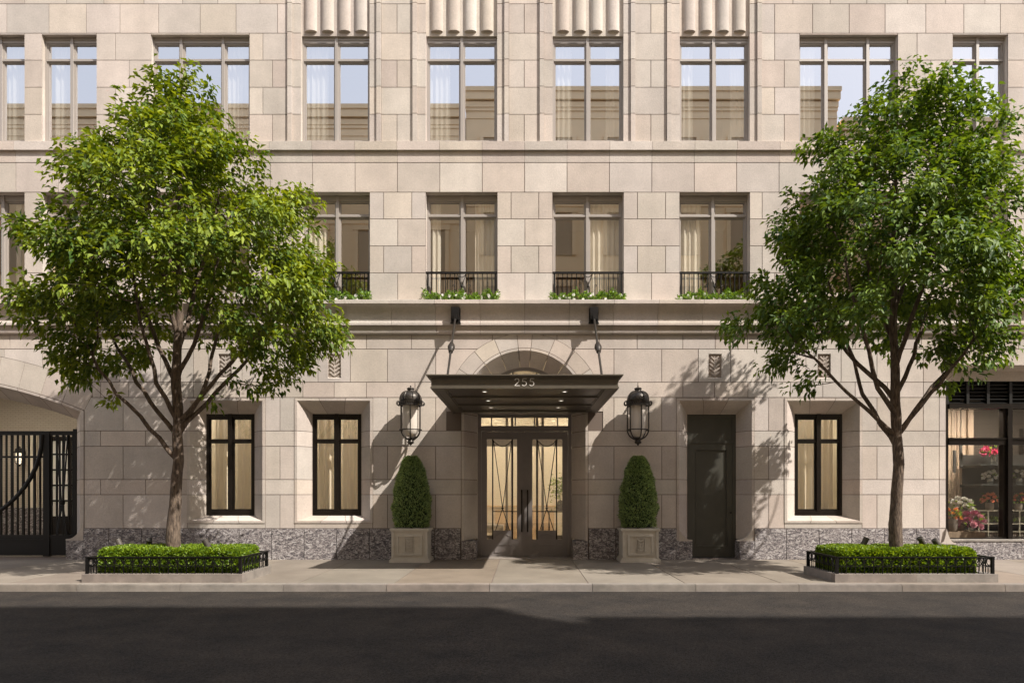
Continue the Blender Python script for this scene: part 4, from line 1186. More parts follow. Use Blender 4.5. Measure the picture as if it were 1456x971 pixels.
pd = MB(); pd.quad((da+.06, yd-.01, .75), (db-.06, yd-.01, .75), (db-.06, yd-.01, 2.94), (da+.06, yd-.01, 2.94)); pd.build('pane', 'curtain', o)
wp = MB(); wp.new()
for xx in (-15.55, -14.35): wp.box(xx-.12, xx+.12, yb-.05, yb-.0005, 1.0, 3.2)
wp.build('pale_pilaster', 'lobby', B)
lampbox('ceiling_light', 'added warm fill light overhead in the driveway behind the iron gate', -14.6, -13.2, 1.6, 2.1, 4.35)  # unseen glowing panel added to brighten the passage wall

gt = thing('driveway_gate', 'black iron driveway gate with upright bars, sweeping curved bar and solid foot panel', 'gate', (-13, .55, 0))
y = .50
def XG(px): return X(px, y)
def ZG(py): return Z(py, y)
a = MB(); a.new(); xg0 = 2*GCX-XG(108)
a.box(XG(104.5), XG(108.8), y-.02, y+.08, .02, ZG(610)); a.box(XG(62), XG(71), y-.02, y+.08, .02, ZG(613))
a.box(xg0, XG(62), y-.01, y+.06, ZG(618.5), ZG(612.8)); a.box(XG(71), XG(104.5), y-.01, y+.06, ZG(618.5), ZG(612.8))
a.box(xg0, XG(62), y-.01, y+.06, ZG(765), ZG(760)); a.box(XG(71), XG(104.5), y-.01, y+.06, ZG(765), ZG(760))
a.build('frame', 'iron', gt)
a = MB(); a.new(); a.box(xg0, XG(62), y, y+.04, .04, ZG(765)); a.box(XG(71), XG(104.5), y, y+.04, .04, ZG(765))
a.box(xg0, XG(62), y-.012, y, ZG(769), ZG(766)); a.build('foot_panel', 'iron', gt)
a = MB()
k = 0; x = XG(56)
while x > xg0: a.new(); w = .021 if k % 2 else .011; a.box(x-w, x+w, y+.005, y+.045, ZG(760), ZG(618.5)); x -= (8/sc(y)); k += 1
a.box(xg0, XG(62), y-.012, y+.0045, ZG(651), ZG(648))
a.build('bars', 'iron', gt)
a = MB(); a.new()
pts = []
for k in range(15):
    t = k/14*math.pi/2; pts.append((XG(61)-(XG(61)-GCX)*(1-math.cos(t)), y-.012, ZG(618)-(ZG(618)-ZG(758))*math.sin(t)**1.0))
a.tube(pts, .045, 8); a.build('curved_bar', 'iron', gt, smooth=True)
a = MB(); a.new()
for px in (72.5, 80, 89, 97, 103): a.box(XG(px)-.016, XG(px)+.016, y+.005, y+.035, ZG(760), ZG(618.5))
cx = XG(88.5); zx = ZG(714)
for s_ in (-1, 1):
    a.tube([(cx+s_*.13, y-.01, ZG(619)), (cx+s_*.02, y-.01, zx), (cx+s_*.02, y-.01, zx-.05), (cx+s_*.12, y-.01, ZG(760))], .016, 6)
    a.tube([(cx-s_*.075, y-.014, ZG(619)), (cx-s_*.012, y-.014, zx), (cx+s_*.09, y-.014, ZG(760))], .012, 6)
a.lathe([(0, -.07), (.05, -.05), (.06, 0), (.05, .05), (0, .07)], (cx, y-.01, zx), 10)
a.build('side_panel_bars', 'iron', gt)

# ------------------------------------------------------------------ lobby behind the entrance
l = MB(); l.new(); xa, xb, yb = -2.6, 2.6, 6.0
l.box(xa, xb, yb, yb+.1, 0, 4.6); l.box(xa-.1, xa, .62, yb, 0, 4.6); l.box(xb, xb+.1, .62, yb, 0, 4.6); l.box(xa, xb, .62, yb, 4.4, 4.5)
l.box(xa-.1, -ERI-.05, .62, .72, 0, 4.4); l.box(ERI+.05, xb+.1, .62, .72, 0, 4.4)
l.build('lobby_wall', 'lobby', B)
l = MB(); l.new(); l.box(xa, xb, .605, yb, -.05, .015); l.build('lobby_floor', 'lobby_floor', B)
l = MB(); l.new(); yv = 2.6
for xx in (-1.28, -.46, -.32, .32, .46, 1.28): l.box(xx-.03, xx+.03, yv, yv+.08, .015, 3.4)
l.box(-1.4, 1.4, yv-.02, yv+.1, 2.62, 2.80); l.box(-1.4, 1.4, yv-.02, yv+.1, 3.4, 3.5)
l.box(-1.25, -.49, yv+.01, yv+.06, .015, .35); l.box(.49, 1.25, yv+.01, yv+.06, .015, .35)
l.build('inner_door_screen', 'doorm', B)
l = MB(); l.new(); l.box(-2.3, 2.3, 5.94, 5.999, 1.0, 1.04); l.box(-.9, .9, 5.93, 5.999, 0.015, .9); l.build('lobby_panelling', 'room', B)
for i, (x_, y_) in enumerate(((0, 3.4), (-1.4, 4.7), (1.4, 4.7))):
    lampbox('ceiling_light', ['warm ceiling light in the middle of the lobby', 'warm ceiling light deep in the lobby on the left', 'warm ceiling light deep in the lobby on the right'][i], x_-.3, x_+.3, y_-.3, y_+.3, 4.36)
t = thing('console_table', 'dark slim console table in the lobby seen through the right door', 'table', (.98, 3.9, .015))
a = MB(); a.new(); a.box(.62, 1.34, 3.7, 4.1, .90, .94); a.build('table_top', 'bronze', t)
for xx in (.66, 1.28):
    for yy in (3.73, 4.05): a = MB(); a.new(); a.box(xx, xx+.025, yy-.012, yy+.012, .015, .90); a.build('leg', 'bronze', t)
t = thing('leafy_branches', 'bright green leafy branches in a dark vase on the lobby table', 'plant', (.98, 3.9, .941))
a = MB(); a.new(); a.lathe([(0, 0), (.07, 0), (.1, .12), (.06, .28), (.05, .28), (.08, .12), (0, .05)], (.98, 3.9, .941), 14); a.build('vase', 'bronze', t, smooth=True)
n = 260; q = rng.normal(size=(n, 3))*[.13, .13, .17]+[.98, 3.9, 1.55]
leaf_mesh('leaves', q, unit(rng.normal(size=(n, 3))+[0, 0, .4]), unit(rng.normal(size=(n, 3))), .085, .045, 'herb', t)
a = MB(); a.new()
for k in range(6): an = k; a.tube([(.98, 3.9, 1.2), (.98+.12*math.cos(an), 3.9+.12*math.sin(an), 1.65)], .005, 4)
a.build('stems', 'core', t)
t = thing('bench', 'pale upholstered bench in the lobby seen through the left door', 'bench', (-.95, 4.6, .015))
a = MB(); a.new(); a.box(-1.35, -.6, 4.4, 4.85, .3, .52); a.build('seat', 'tub', t)
for xx in (-1.3, -.68): a = MB(); a.new(); a.box(xx, xx+.04, 4.45, 4.8, .015, .299); a.build('leg', 'bronze', t)

# ------------------------------------------------------------------ canopy
cz0, cz1 = 3.15, 3.362; hw = 1.54; P_ = 3.3
cn = thing('entrance_canopy', 'dark bronze flat canopy projecting over the entrance doors, hung from two rods', 'canopy', (0, -1.6, 3.2))
a = MB(); a.new(); yf = -P_
a.box(-hw, hw, yf, yf+.05, cz0+.03, cz1-.05); a.box(-hw, -hw+.05, yf+.05, -.004, cz0+.03, cz1-.05); a.box(hw-.05, hw, yf+.05, -.004, cz0+.03, cz1-.05)
a.box(-hw-.012, hw+.012, yf-.012, yf+.06, cz0, cz0+.0295); a.box(-hw-.012, -hw+.06, yf+.06, -.004, cz0, cz0+.0295); a.box(hw-.06, hw+.012, yf+.06, -.004, cz0, cz0+.0295)
a.build('fascia', 'canopy', cn)
a = MB(); a.new()
for (p, z0, z1) in ((.02, cz1-.0495, cz1-.03), (.045, cz1-.0295, cz1-.012), (.075, cz1-.0115, cz1+.01)): a.box(-hw-p, hw+p, yf-p, -.004, z0, z1)
a.build('cap_moulding', 'canopy', cn)
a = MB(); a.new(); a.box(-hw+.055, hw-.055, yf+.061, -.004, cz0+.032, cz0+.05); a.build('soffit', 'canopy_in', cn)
a = MB(); a.new(); zr0, zr1 = cz0+.004, cz0+.0315
a.box(-hw+.061, -hw+.20, yf+.061, -.004, zr0, zr1); a.box(hw-.20, hw-.061, yf+.061, -.004, zr0, zr1)
L3 = (P_-.061-.004)/3
for yy, w in ((yf+.061, .10), (yf+.061+L3-.05, .10), (yf+.061+2*L3-.05, .10), (-.14, .136)):
    a.box(-hw+.20, hw-.20, yy, yy+w, zr0+.001, zr1)
    a.box(-hw+.20, hw-.20, yy+w+.001, yy+w+.03, zr0+.012, zr1) if yy < -.2 else None
    a.box(-hw+.20, hw-.20, yy-.03, yy-.001, zr0+.012, zr1) if yy > yf+.2 else None
a.box(-hw+.201, -hw+.23, yf+.2, -.15, zr0+.013, zr1-.0005); a.box(hw-.23, hw-.201, yf+.2, -.15, zr0+.013, zr1-.0005)
a.build('soffit_ribs', 'canopy', cn)
for yy in (-2.78, -1.68, -.68):
    for xx in (-.69, .69):
        a = MB(); a.new(); a.lathe([(0, 0), (.034, 0)], (xx, yy, cz0+.0275), 14); a.v = a.v; o = a.build('downlight', 'downlight', cn)
        b_ = MB(); b_.new(); b_.lathe([(.034, .002), (.05, 0), (.05, .01)], (xx, yy, cz0+.0205), 14); b_.build('trim_ring', 'steel', o)
def rod(s_):
    t = MB(); t.new()
    A = Vector((s_*1.47, -.24, 5.12)); E = Vector((s_*1.44, -2.1, cz1+.02))
    t.tube([tuple(A), tuple(E)], .023, 8)
    dv = (E-A).normalized(); mid = A+(E-A)*.47
    up = dv.orthogonal().normalized(); prof = [(.023, -.20), (.036, -.18), (.036, -.12), (.062, -.10), (.075, -.02), (.062, .06), (.046, .10), (.046, .15), (.024, .17)]
    t.tube([tuple(mid+dv*z) for r_, z in prof], [r_ for r_, z in prof], 10)
    t.tube([tuple(E+Vector((0, 0, .03))), tuple(E-Vector((0, 0, .035)))], .035, 8)
    o = t.build('hanging_rod', 'lantern', cn, smooth=True)
    b_ = MB(); b_.new(); cx = s_*1.47
    b_.box(cx-.10, cx+.10, -.16, -.13, 5.06, 5.37); b_.prism([(cx-.07, 5.10), (cx+.07, 5.10), (cx+.09, 5.36), (cx-.09, 5.36)], -.27, -.16)
    b_.box(cx-.11, cx+.11, -.17, -.125, 5.03, 5.06); b_.box(cx-.03, cx+.03, -.29, -.27, 5.07, 5.2)
    b_.build('wall_bracket', 'iron', cn)
rod(-1); rod(1)
# the number 255
dg = MB(); dg.new()
H = .118; W = .088; gap = .036; x0 = -(3*W+2*gap)/2; z0 = cz0+.043; yn = -P_-.014
def stroke(pts, r=.0068): dg.tube([(x, yn, z) for x, z in pts], r, 6)
# 2
cx = x0+W/2-.004; rr = .034
pts = [(cx+rr*math.cos(R(a)), z0+H-rr+rr*math.sin(R(a))) for a in range(165, -31, -15)]+[(x0+.002, z0)]
stroke(pts); stroke([(x0, z0), (x0+W, z0)])
for k in (1, 2):
    xx = x0+k*(W+gap); r2 = .037
    stroke([(xx+W*.88, z0+H), (xx+.016, z0+H), (xx+.008, z0+H*.57)])
    stroke([(xx+.034+r2*math.cos(R(a)), z0+r2*.98+r2*math.sin(R(a))) for a in range(118, -151, -14)])
dg.build('house_number', 'steel', cn)

# ------------------------------------------------------------------ wall lanterns
def lantern():
    t = thing('wall_lantern', 'black domed cage lantern on the wall left of the canopy', 'lantern', (0, 0, 0), 'lanterns beside the entrance')
    r = .225; a = MB(); a.new()
    dome = [(.0, 3.70), (.012, 3.695), (.014, 3.66), (.05, 3.655), (.075, 3.645), (.08, 3.62), (.062, 3.60), (.07, 3.575)]
    dome += [(.07+(r-.07)*math.sin(t_*math.pi/2/8), 3.40+.175*math.cos(t_*math.pi/2/8)) for t_ in range(1, 9)]
    dome += [(r+.012, 3.395), (r+.012, 3.38), (r, 3.375)]
    a.lathe(dome, (0, 0, 0), 24)
    for k in range(8):
        an = k*math.pi/4+math.pi/8
        a.tube([((.07+(r-.07)*math.sin(t_*math.pi/16)+.006)*math.cos(an), (.07+(r-.07)*math.sin(t_*math.pi/16)+.006)*math.sin(an), 3.40+.18*math.cos(t_*math.pi/16)) for t_ in range(9)], .008, 5)
    a.build('dome', 'lantern', t, smooth=True)
    a = MB(); a.new(); a.lathe([(r, 3.375), (r+.01, 3.37), (r+.004, 3.30), (r+.018, 3.285), (r+.018, 3.27), (r-.015, 3.268), (r-.015, 3.375)], (0, 0, 0), 32)
    for k in range(32):
        an = k*2*math.pi/32; a.tube([((r+.016)*math.cos(an+.035*math.sin(q*1.2)), (r+.016)*math.sin(an+.035*math.sin(q*1.2)), 3.295+.012*q) for q in range(6)], .007, 4)
    for s_ in (-1, 1):
        for sy in (-1, 1):
            an = math.pi/2-sy*math.pi/2+s_*.18*sy
            cx, cy = (r+.035)*math.cos(an), (r+.035)*math.sin(an)
            a.tube([(cx+.03*math.cos(q), cy, 3.325+.045*math.sin(q)) for q in np.linspace(0, 2*math.pi, 9)[:-1]], .010, 5, closed=True)
    a.build('pierced_collar', 'lantern', t, smooth=True)
    a = MB(); a.new()
    for k in range(6):
        an = k*math.pi/3+R(8+30)
        pts = [(r, 3.28), (r, 2.80)]+[(r*math.cos(q)*1.0+.0, 2.78-.215*math.sin(q)) for q in np.linspace(.1, 1.25, 8)]+[(.05, 2.565)]
        a.tube([(p*math.cos(an), p*math.sin(an), z) for p, z in pts], .0135, 6)
    a.tube([((r+.003)*math.cos(q), (r+.003)*math.sin(q), 2.77) for q in np.linspace(0, 2*math.pi, 33)[:-1]], .013, 6, closed=True)
    a.lathe([(0, 2.60), (.07, 2.60), (.075, 2.575), (.055, 2.56), (.06, 2.53), (.075, 2.515), (.065, 2.49), (.03, 2.475), (.018, 2.45), (0, 2.44)], (0, 0, 0), 16)
    a.build('cage', 'lantern', t, smooth=True)
    a = MB(); a.new(); a.lathe([(.0, 3.36), (.165, 3.35), (.165, 2.80), (.14, 2.70), (.08, 2.63), (0, 2.61)], (0, 0, 0), 24); a.build('opal_shade', 'opal', t, smooth=True)
    a = MB(); a.new(); wy = .38
    a.box(-.05, .05, wy-.03, wy-.002, 2.62, 3.62); a.tube([(0, wy-.02, 3.52), (0, .28, 3.5), (0, .10, 3.42)], .022, 8); a.tube([(0, wy-.02, 2.68), (0, .22, 2.62), (0, .05, 2.55)], .02, 8)
    a.box(-.09, .09, wy-.035, wy-.001, 3.2, 3.42)
    a.build('bracket', 'lantern', t, smooth=True)
    return t
L0 = None
L1 = lantern(); L1.location = (-2.39, -.38, -.02)
L3 = copy_tree(L1); L3.scale = (.48, .48, .48); L3.location = (X(20.5, 4.6), 4.78, Z(648, 4.6)-3.08*.48); L3['label'] = 'small lit lantern on the cream brick wall behind the driveway gate'
del L3['group']
for q in L3.children:
    if q.name.startswith('opal'): q.data = q.data.copy(); q.data.materials[0] = M['opal_lit']
L2 = copy_tree(L1); L2.location = (2.375, -.38, -.02); L2['label'] = 'black domed cage lantern on the wall between the canopy and the plain dark door'

# ------------------------------------------------------------------ stone tubs and clipped shrubs
def tub():
    t = thing('stone_planter', 'square cast stone planter with carved front panel left of the entrance', 'planter', (0, 0, 0), 'planters flanking the entrance')
    w = .37; dd = .27; a = MB(); a.new()
    def tier(p, z0, z1, mb=a): mb.box(-w-p, w+p, -dd-p, dd+p, z0, z1)
    tier(.045, 0, .05); tier(.03, .0505, .075); tier(.015, .0755, .095)
    tier(0, .0955, .63); tier(.012, .6305, .645); tier(.025, .6455, .66)
    # rim
    p = .035
    a.box(-w-p, w+p, -dd-p, -dd+.04, .6605, .70); a.box(-w-p, w+p, dd-.04, dd+p, .6605, .70)
    a.box(-w-p, -w+.04, -dd+.04, dd-.04, .6605, .70); a.box(w-.04, w+p, -dd+.04, dd-.04, .6605, .70)
    a.build('tub', 'tub', t)
    b_ = MB(); b_.new(); y0 = -dd-.03; y1 = -dd-.0005
    px, z0, z1 = .26, .15, .57; fw = .035
    b_.box(-px, px, y0, y1, z1-fw, z1); b_.box(-px, px, y0, y1, z0, z0+fw); b_.box(-px, -px+fw, y0, y1, z0+fw, z1-fw); b_.box(px-fw, px, y0, y1, z0+fw, z1-fw)
    b_.box(-w+.0, -w+.05, y0+.006, y1, .0955, .63); b_.box(w-.05, w, y0+.006, y1, .0955, .63)
    b_.box(-.085, .085, y0+.004, y1, z0+.06, z0+.075); b_.box(-.085, .085, y0+.004, y1, z1-.07, z1-.055)
    b_.box(-.09, -.08, y0+.004, y1, z0+.076, z1-.071); b_.box(.08, .09, y0+.004, y1, z0+.076, z1-.071)
    for k in range(4):
        for s_ in (-1, 1):
            dv = Vector((s_*.8, 0, .6)); nv = Vector((-s_*.6, 0, .8))
            b_.obox(Vector((s_*.034, y0+.003, z0+.11+k*.065)), dv*.034, Vector((0, .012, 0)), nv*.014)
    b_.box(-.007, .007, y0-.004, y1, z0+.09, z1-.09)
    b_.build('carved_panel', 'tub', t)
    s_ = MB(); s_.new(); s_.box(-w+.041, w-.041, -dd+.041, dd-.041, .6, .67); s_.build('soil', 'soil', t)
    return t
def topi():
    t = thing('clipped_shrub', 'clipped cone shaped evergreen in the stone planter left of the entrance', 'shrub', (0, 0, 0), 'clipped evergreens flanking the entrance')
    H = 1.48; 
    def rad(s): return .375*np.where(s < .25, .86+.56*s, 1.0)*np.sqrt(np.clip(1-np.clip((s-.20)/.82, 0, 1)**1.6, 0, 1)**1.0)
    a = MB(); a.new(); a.lathe([(float(rad(np.array(q/12.)))*.86, .72+H*.97*q/12) for q in range(13)], (0, 0, 0), 16)
    a.v = [(x, y_*.68, z) for x, y_, z in a.v]
    a.build('inner_branches', 'core', t)
    a = MB(); a.new(); a.tube([(0, 0, .66), (0, 0, .9)], .03, 8); a.build('stem', 'bark', t)
    n = 11000; s = rng.random(n)**.85; an = rng.random(n)*2*math.pi
    lump = 1+.05*np.sin(an*5+s*17)+.04*np.sin(an*3-s*29)
    rr = rad(s)*lump*(.84+.2*rng.random(n)**.7)+.01*rng.random(n)
    P = np.stack([rr*np.cos(an), rr*np.sin(an)*.68, .70+H*s*1.0], 1)
    T = unit(np.stack([np.cos(an)*.7, np.sin(an)*.7, np.full(n, .85)], 1)+rng.normal(size=(n, 3))*.45)
    leaf_mesh('foliage', P, T, unit(rng.normal(size=(n, 3))), .046+.026*rng.random(n), .019, 'topiary', t)
    return t
for i, (cx, l1, l2) in enumerate(((-2.37, None, None), (2.385, 'square cast stone planter with carved front panel between entrance and plain dark door', 'clipped cone shaped evergreen in the stone planter right of the entrance'))):
    if i == 0: T1 = tub(); S1 = topi(); a_, b_ = T1, S1
    else: a_, b_ = copy_tree(T1), copy_tree(S1); a_['label'] = l1; b_['label'] = l2; b_.rotation_euler = (0, 0, math.pi)
    a_.location = (cx, -.355, 0); b_.location = (cx, -.355, 0)

# ------------------------------------------------------------------ tree pits: kerb with railing, hedge, spotlights
def pit(label, x0, x1):
    y0, y1 = -3.6, -2.42; kz = .135
    t = thing('tree_pit', label, 'tree planter', ((x0+x1)/2, (y0+y1)/2, 0), 'railed tree planters on the pavement')
    w = .14; a = MB(); a.new()
    for k in range(2):
        xa, xb = x0+(x1-x0)*k/2+.002*k, x0+(x1-x0)*(k+1)/2
        a.new(); a.box(xa, xb, y0, y0+w, -.004, kz); a.new(); a.box(xa, xb, y1-w, y1, -.004, kz)
    a.new(); a.box(x0, x0+w, y0+w+.002, y1-w-.002, -.004, kz); a.box(x1-w, x1, y0+w+.002, y1-w-.002, -.004, kz)
    a.build('stone_edge', 'kerb', t)
    a = MB(); a.box(x0+w, x1-w, y0+w, y1-w, -.004, .11); a.build('soil', 'soil', t)
    a = MB(); a.new(); i_ = .055; rx0, rx1, ry0, ry1 = x0+i_, x1-i_, y0+i_, y1-i_; zt = .395
    for (xx, yy) in ((rx0, ry0), (rx1, ry0), (rx0, ry1), (rx1, ry1)):
        a = MB(); a.new(); a.box(xx-.021, xx+.021, yy-.021, yy+.021, kz, zt-.001); a.build('post', 'iron', t)
    a = MB(); a.new()
    def side(A, Bp):
        A = Vector(A); Bp = Vector(Bp); d = (Bp-A); L_ = d.length; d.normalize(); nrm = Vector((-d.y, d.x, 0))
        c = (A+Bp)/2
        a.obox(c+Vector((0, 0, zt+.006)), d*(L_/2+.026), nrm*.024, (0, 0, .007))
        a.obox(c+Vector((0, 0, zt-.008)), d*(L_/2), nrm*.014, (0, 0, .006))
        a.obox(c+Vector((0, 0, zt-.145)), d*(L_/2-.02), nrm*.009, (0, 0, .006))
        n = round(L_/.143); st = L_/n
        for k in range(n):
            p = A+d*st*(k+.5)+Vector((0, 0, zt-.076))
            if k: a.obox(A+d*st*k+Vector((0, 0, (kz+zt)/2-.01)), d*.0065, nrm*.0065, (0, 0, (zt-kz)/2-.005))
            a.tube([tuple(p+d*.055*math.cos(q)+Vector((0, 0, .055*math.sin(q)))) for q in np.linspace(0, 2*math.pi, 15)[:-1]], .0075, 4, closed=True)
            a.obox(p+Vector((0, 0, -.125)), d*.004, nrm*.004, (0, 0, .055))
    side((rx0, ry0, 0), (rx1, ry0, 0)); side((rx0, ry1, 0), (rx1, ry1, 0)); side((rx0, ry0, 0), (rx0, ry1, 0)); side((rx1, ry0, 0), (rx1, ry1, 0))
    a.build('railing', 'iron', t)
    return t
pit('stone edged tree planter with low black ring railing, beside the driveway gate', -7.09, -4.52)
pit('stone edged tree planter with low black ring railing, in front of the flower shop', 4.97, 7.58)
def hedge(label, x0, x1, tx):
    y0, y1 = -3.42, -2.55; z0, z1 = .12, .515
    t = thing('boxwood_hedge', label, 'hedge', ((x0+x1)/2, (y0+y1)/2, .11), 'low hedges in the tree planters')
    a = MB(); a.new()
    ins = .07
    # core as a ring round the trunk, so that the trunk is free
    a.box(x0+ins, tx-.17, y0+ins, y1-ins, z0, z1-.07); a.box(tx+.17, x1-ins, y0+ins, y1-ins, z0, z1-.07)
    a.box(tx-.1695, tx+.1695, y0+ins, -3.14, z0, z1-.07); a.box(tx-.1695, tx+.1695, -2.84, y1-ins, z0, z1-.07)
    a.build('inner_branches', 'core', t)
    n = 26000; P = np.empty((n, 3)); Nn = np.empty((n, 3))
    f = rng.random(n); aT = (x1-x0)*(y1-y0); aF = (x1-x0)*(z1-z0); aS = (y1-y0)*(z1-z0); tot = aT+2*aF+2*aS
    cuts = np.cumsum([aT, aF, aF, aS, aS])/tot; k = np.searchsorted(cuts, f)
    u, v_ = rng.random(n), rng.random(n)
    dep = -.075*rng.random(n)+.012
    px = x0+(x1-x0)*u; py = y0+(y1-y0)*v_; pz = z0+(z1-z0)*v_
    py2 = y0+(y1-y0)*u
    P = np.stack([px, py, np.full(n, z1)], 1); Nn = np.tile([0, 0, 1.], (n, 1))
    for kk, (pp, nn) in {1: (np.stack([px, np.full(n, y0), pz], 1), [0, -1, 0]), 2: (np.stack([px, np.full(n, y1), pz], 1), [0, 1, 0]), 3: (np.stack([np.full(n, x0), py2, pz], 1), [-1, 0, 0]), 4: (np.stack([np.full(n, x1), py2, pz], 1), [1, 0, 0])}.items():
        mk = k == kk; P[mk] = pp[mk]; Nn[mk] = nn
    bumpy = .018*np.sin(P[:, 0]*9+P[:, 1]*4)+.016*np.sin(P[:, 0]*23+1)*np.sin(P[:, 1]*19+P[:, 2]*21)
    P = P+Nn*(dep+bumpy)[:, None]
    # round the edges
    c = np.array([(x0+x1)/2, (y0+y1)/2, (z0+z1)/2]); h = np.array([(x1-x0)/2, (y1-y0)/2, (z1-z0)/2])
    e_ = np.clip((np.abs(P-c)-(h-.09))/.09, 0, 1.3); e_[:, 2] *= (P[:, 2] > c[2])
    ex = np.clip(np.sqrt((e_**2).sum(1))-1, 0, 1)
    P = P-np.sign(P-c)*e_*(ex*.07)[:, None]
    keep = ~((np.abs(P[:, 0]-tx) < .16) & (np.abs(P[:, 1]+3.0) < .16))
    P = P[keep]; Nn = Nn[keep]; n = len(P)
    T = unit(Nn*.8+np.array([0, 0, .5])+rng.normal(size=(n, 3))*.6)
    leaf_mesh('foliage', P, T, unit(rng.normal(size=(n, 3))+Nn), .04+.018*rng.random(n), .028, 'hedge', t)
hedge('low bright green boxwood hedge in the planter beside the gate', -6.96, -4.68, -5.95)
hedge('low bright green boxwood hedge in the planter before the flower shop', 5.12, 7.36, 6.28)
def spot():
    t = thing('spotlight', 'x', 'spotlight', (0, 0, 0), 'small spotlights in the hedges')
    a = MB(); a.new(); d = Vector((0, 0, 1))
    a.tube([(0, 0, -.02), (0, 0, .0), (0, 0, .002), (0, 0, .17), (0, 0, .172)], [.03, .045, .048, .048, .044], 14); a.build('housing', 'spot', t, smooth=True)
    b_ = MB(); b_.new(); b_.tube([(0, 0, .1722), (0, 0, .176)], .038, 14); b_.build('lens', 'dark', t)
    c = MB(); c.new(); c.tube([(0, 0, .02), (0, 0, -.16)], .012, 6); c.build('stake', 'iron', t)
    return t
sp0 = spot(); first = True
for i, (px, py, yy, tilt, ty, lab) in enumerate(((173, 776, -2.75, -30, -8, 'small dark spotlight at the left end of the left hedge'), (212, 773, -2.62, 25, 35, 'small dark spotlight in the left hedge, nearest to the trunk on its left'), (297.5, 777, -3.2, -22, 12, 'small dark spotlight in the left hedge, right of the trunk'),
                                       (1226, 774, -2.75, 24, 5, 'small dark spotlight in the right hedge, left of the trunk'), (1314, 772, -2.7, -35, 10, 'small dark spotlight in the right hedge, nearest to the trunk on its right'), (1336, 775, -2.85, -38, 5, 'small dark spotlight in the right hedge, farthest right'))):
    o = sp0 if i == 0 else copy_tree(sp0)
    o.location = (X(px, yy), yy, Z(py+3, yy)); o.rotation_euler = (R(ty), R(tilt), 0); o['label'] = lab

# ------------------------------------------------------------------ balcony flowers
for i, (a, b) in enumerate(midcols):
    lab = ['leafy white flowering plants at the foot of the railing beside the left tree', 'leafy white flowering plants under the railing above the left canopy rod', 'leafy white flowering plants under the railing above the right canopy rod', 'leafy white flowering plants at the foot of the railing beside the right tree'][i]
    t = thing('ledge_flowers', lab, 'flowers', (X((a+b)/2), -.12, 5.512), 'flowering plants below the railings')
    n = 1300; xa, xb = X(a-3, -.1), X(b+2, -.1)
    u = rng.random(n); px = xa+(xb-xa)*u
    hh = .15+.05*np.sin(px*9+i*2)+.045*np.sin(px*23+i)+.02*np.sin(px*41)
    P = np.stack([px, -.12+.075*rng.normal(size=n).clip(-1.6, 1.6), 5.515+hh*rng.random(n)**.7], 1)
    T = unit(rng.normal(size=(n, 3))*[.8, .8, .5]+[0, -.25, .75])
    leaf_mesh('leaves', P, T, unit(rng.normal(size=(n, 3))+[0, 0, .6]), .05+.03*rng.random(n), .03, 'herb', t)
    w = MB()
    for k in range(13):
        p = Vector((random.uniform(xa, xb), -.2-.03*random.random(), 5.53+.12*random.random())); w.new()
        for q in range(6):
            an = q*math.pi/3; dv = Vector((math.cos(an), -.2, math.sin(an))); sd_ = Vector((-math.sin(an), 0, math.cos(an)))
            w.quad(p, p+dv*.022+sd_*.012, p+dv*.034+Vector((0, .008, 0)), p+dv*.022-sd_*.012)
    w.build('blooms', 'white_petal', t)

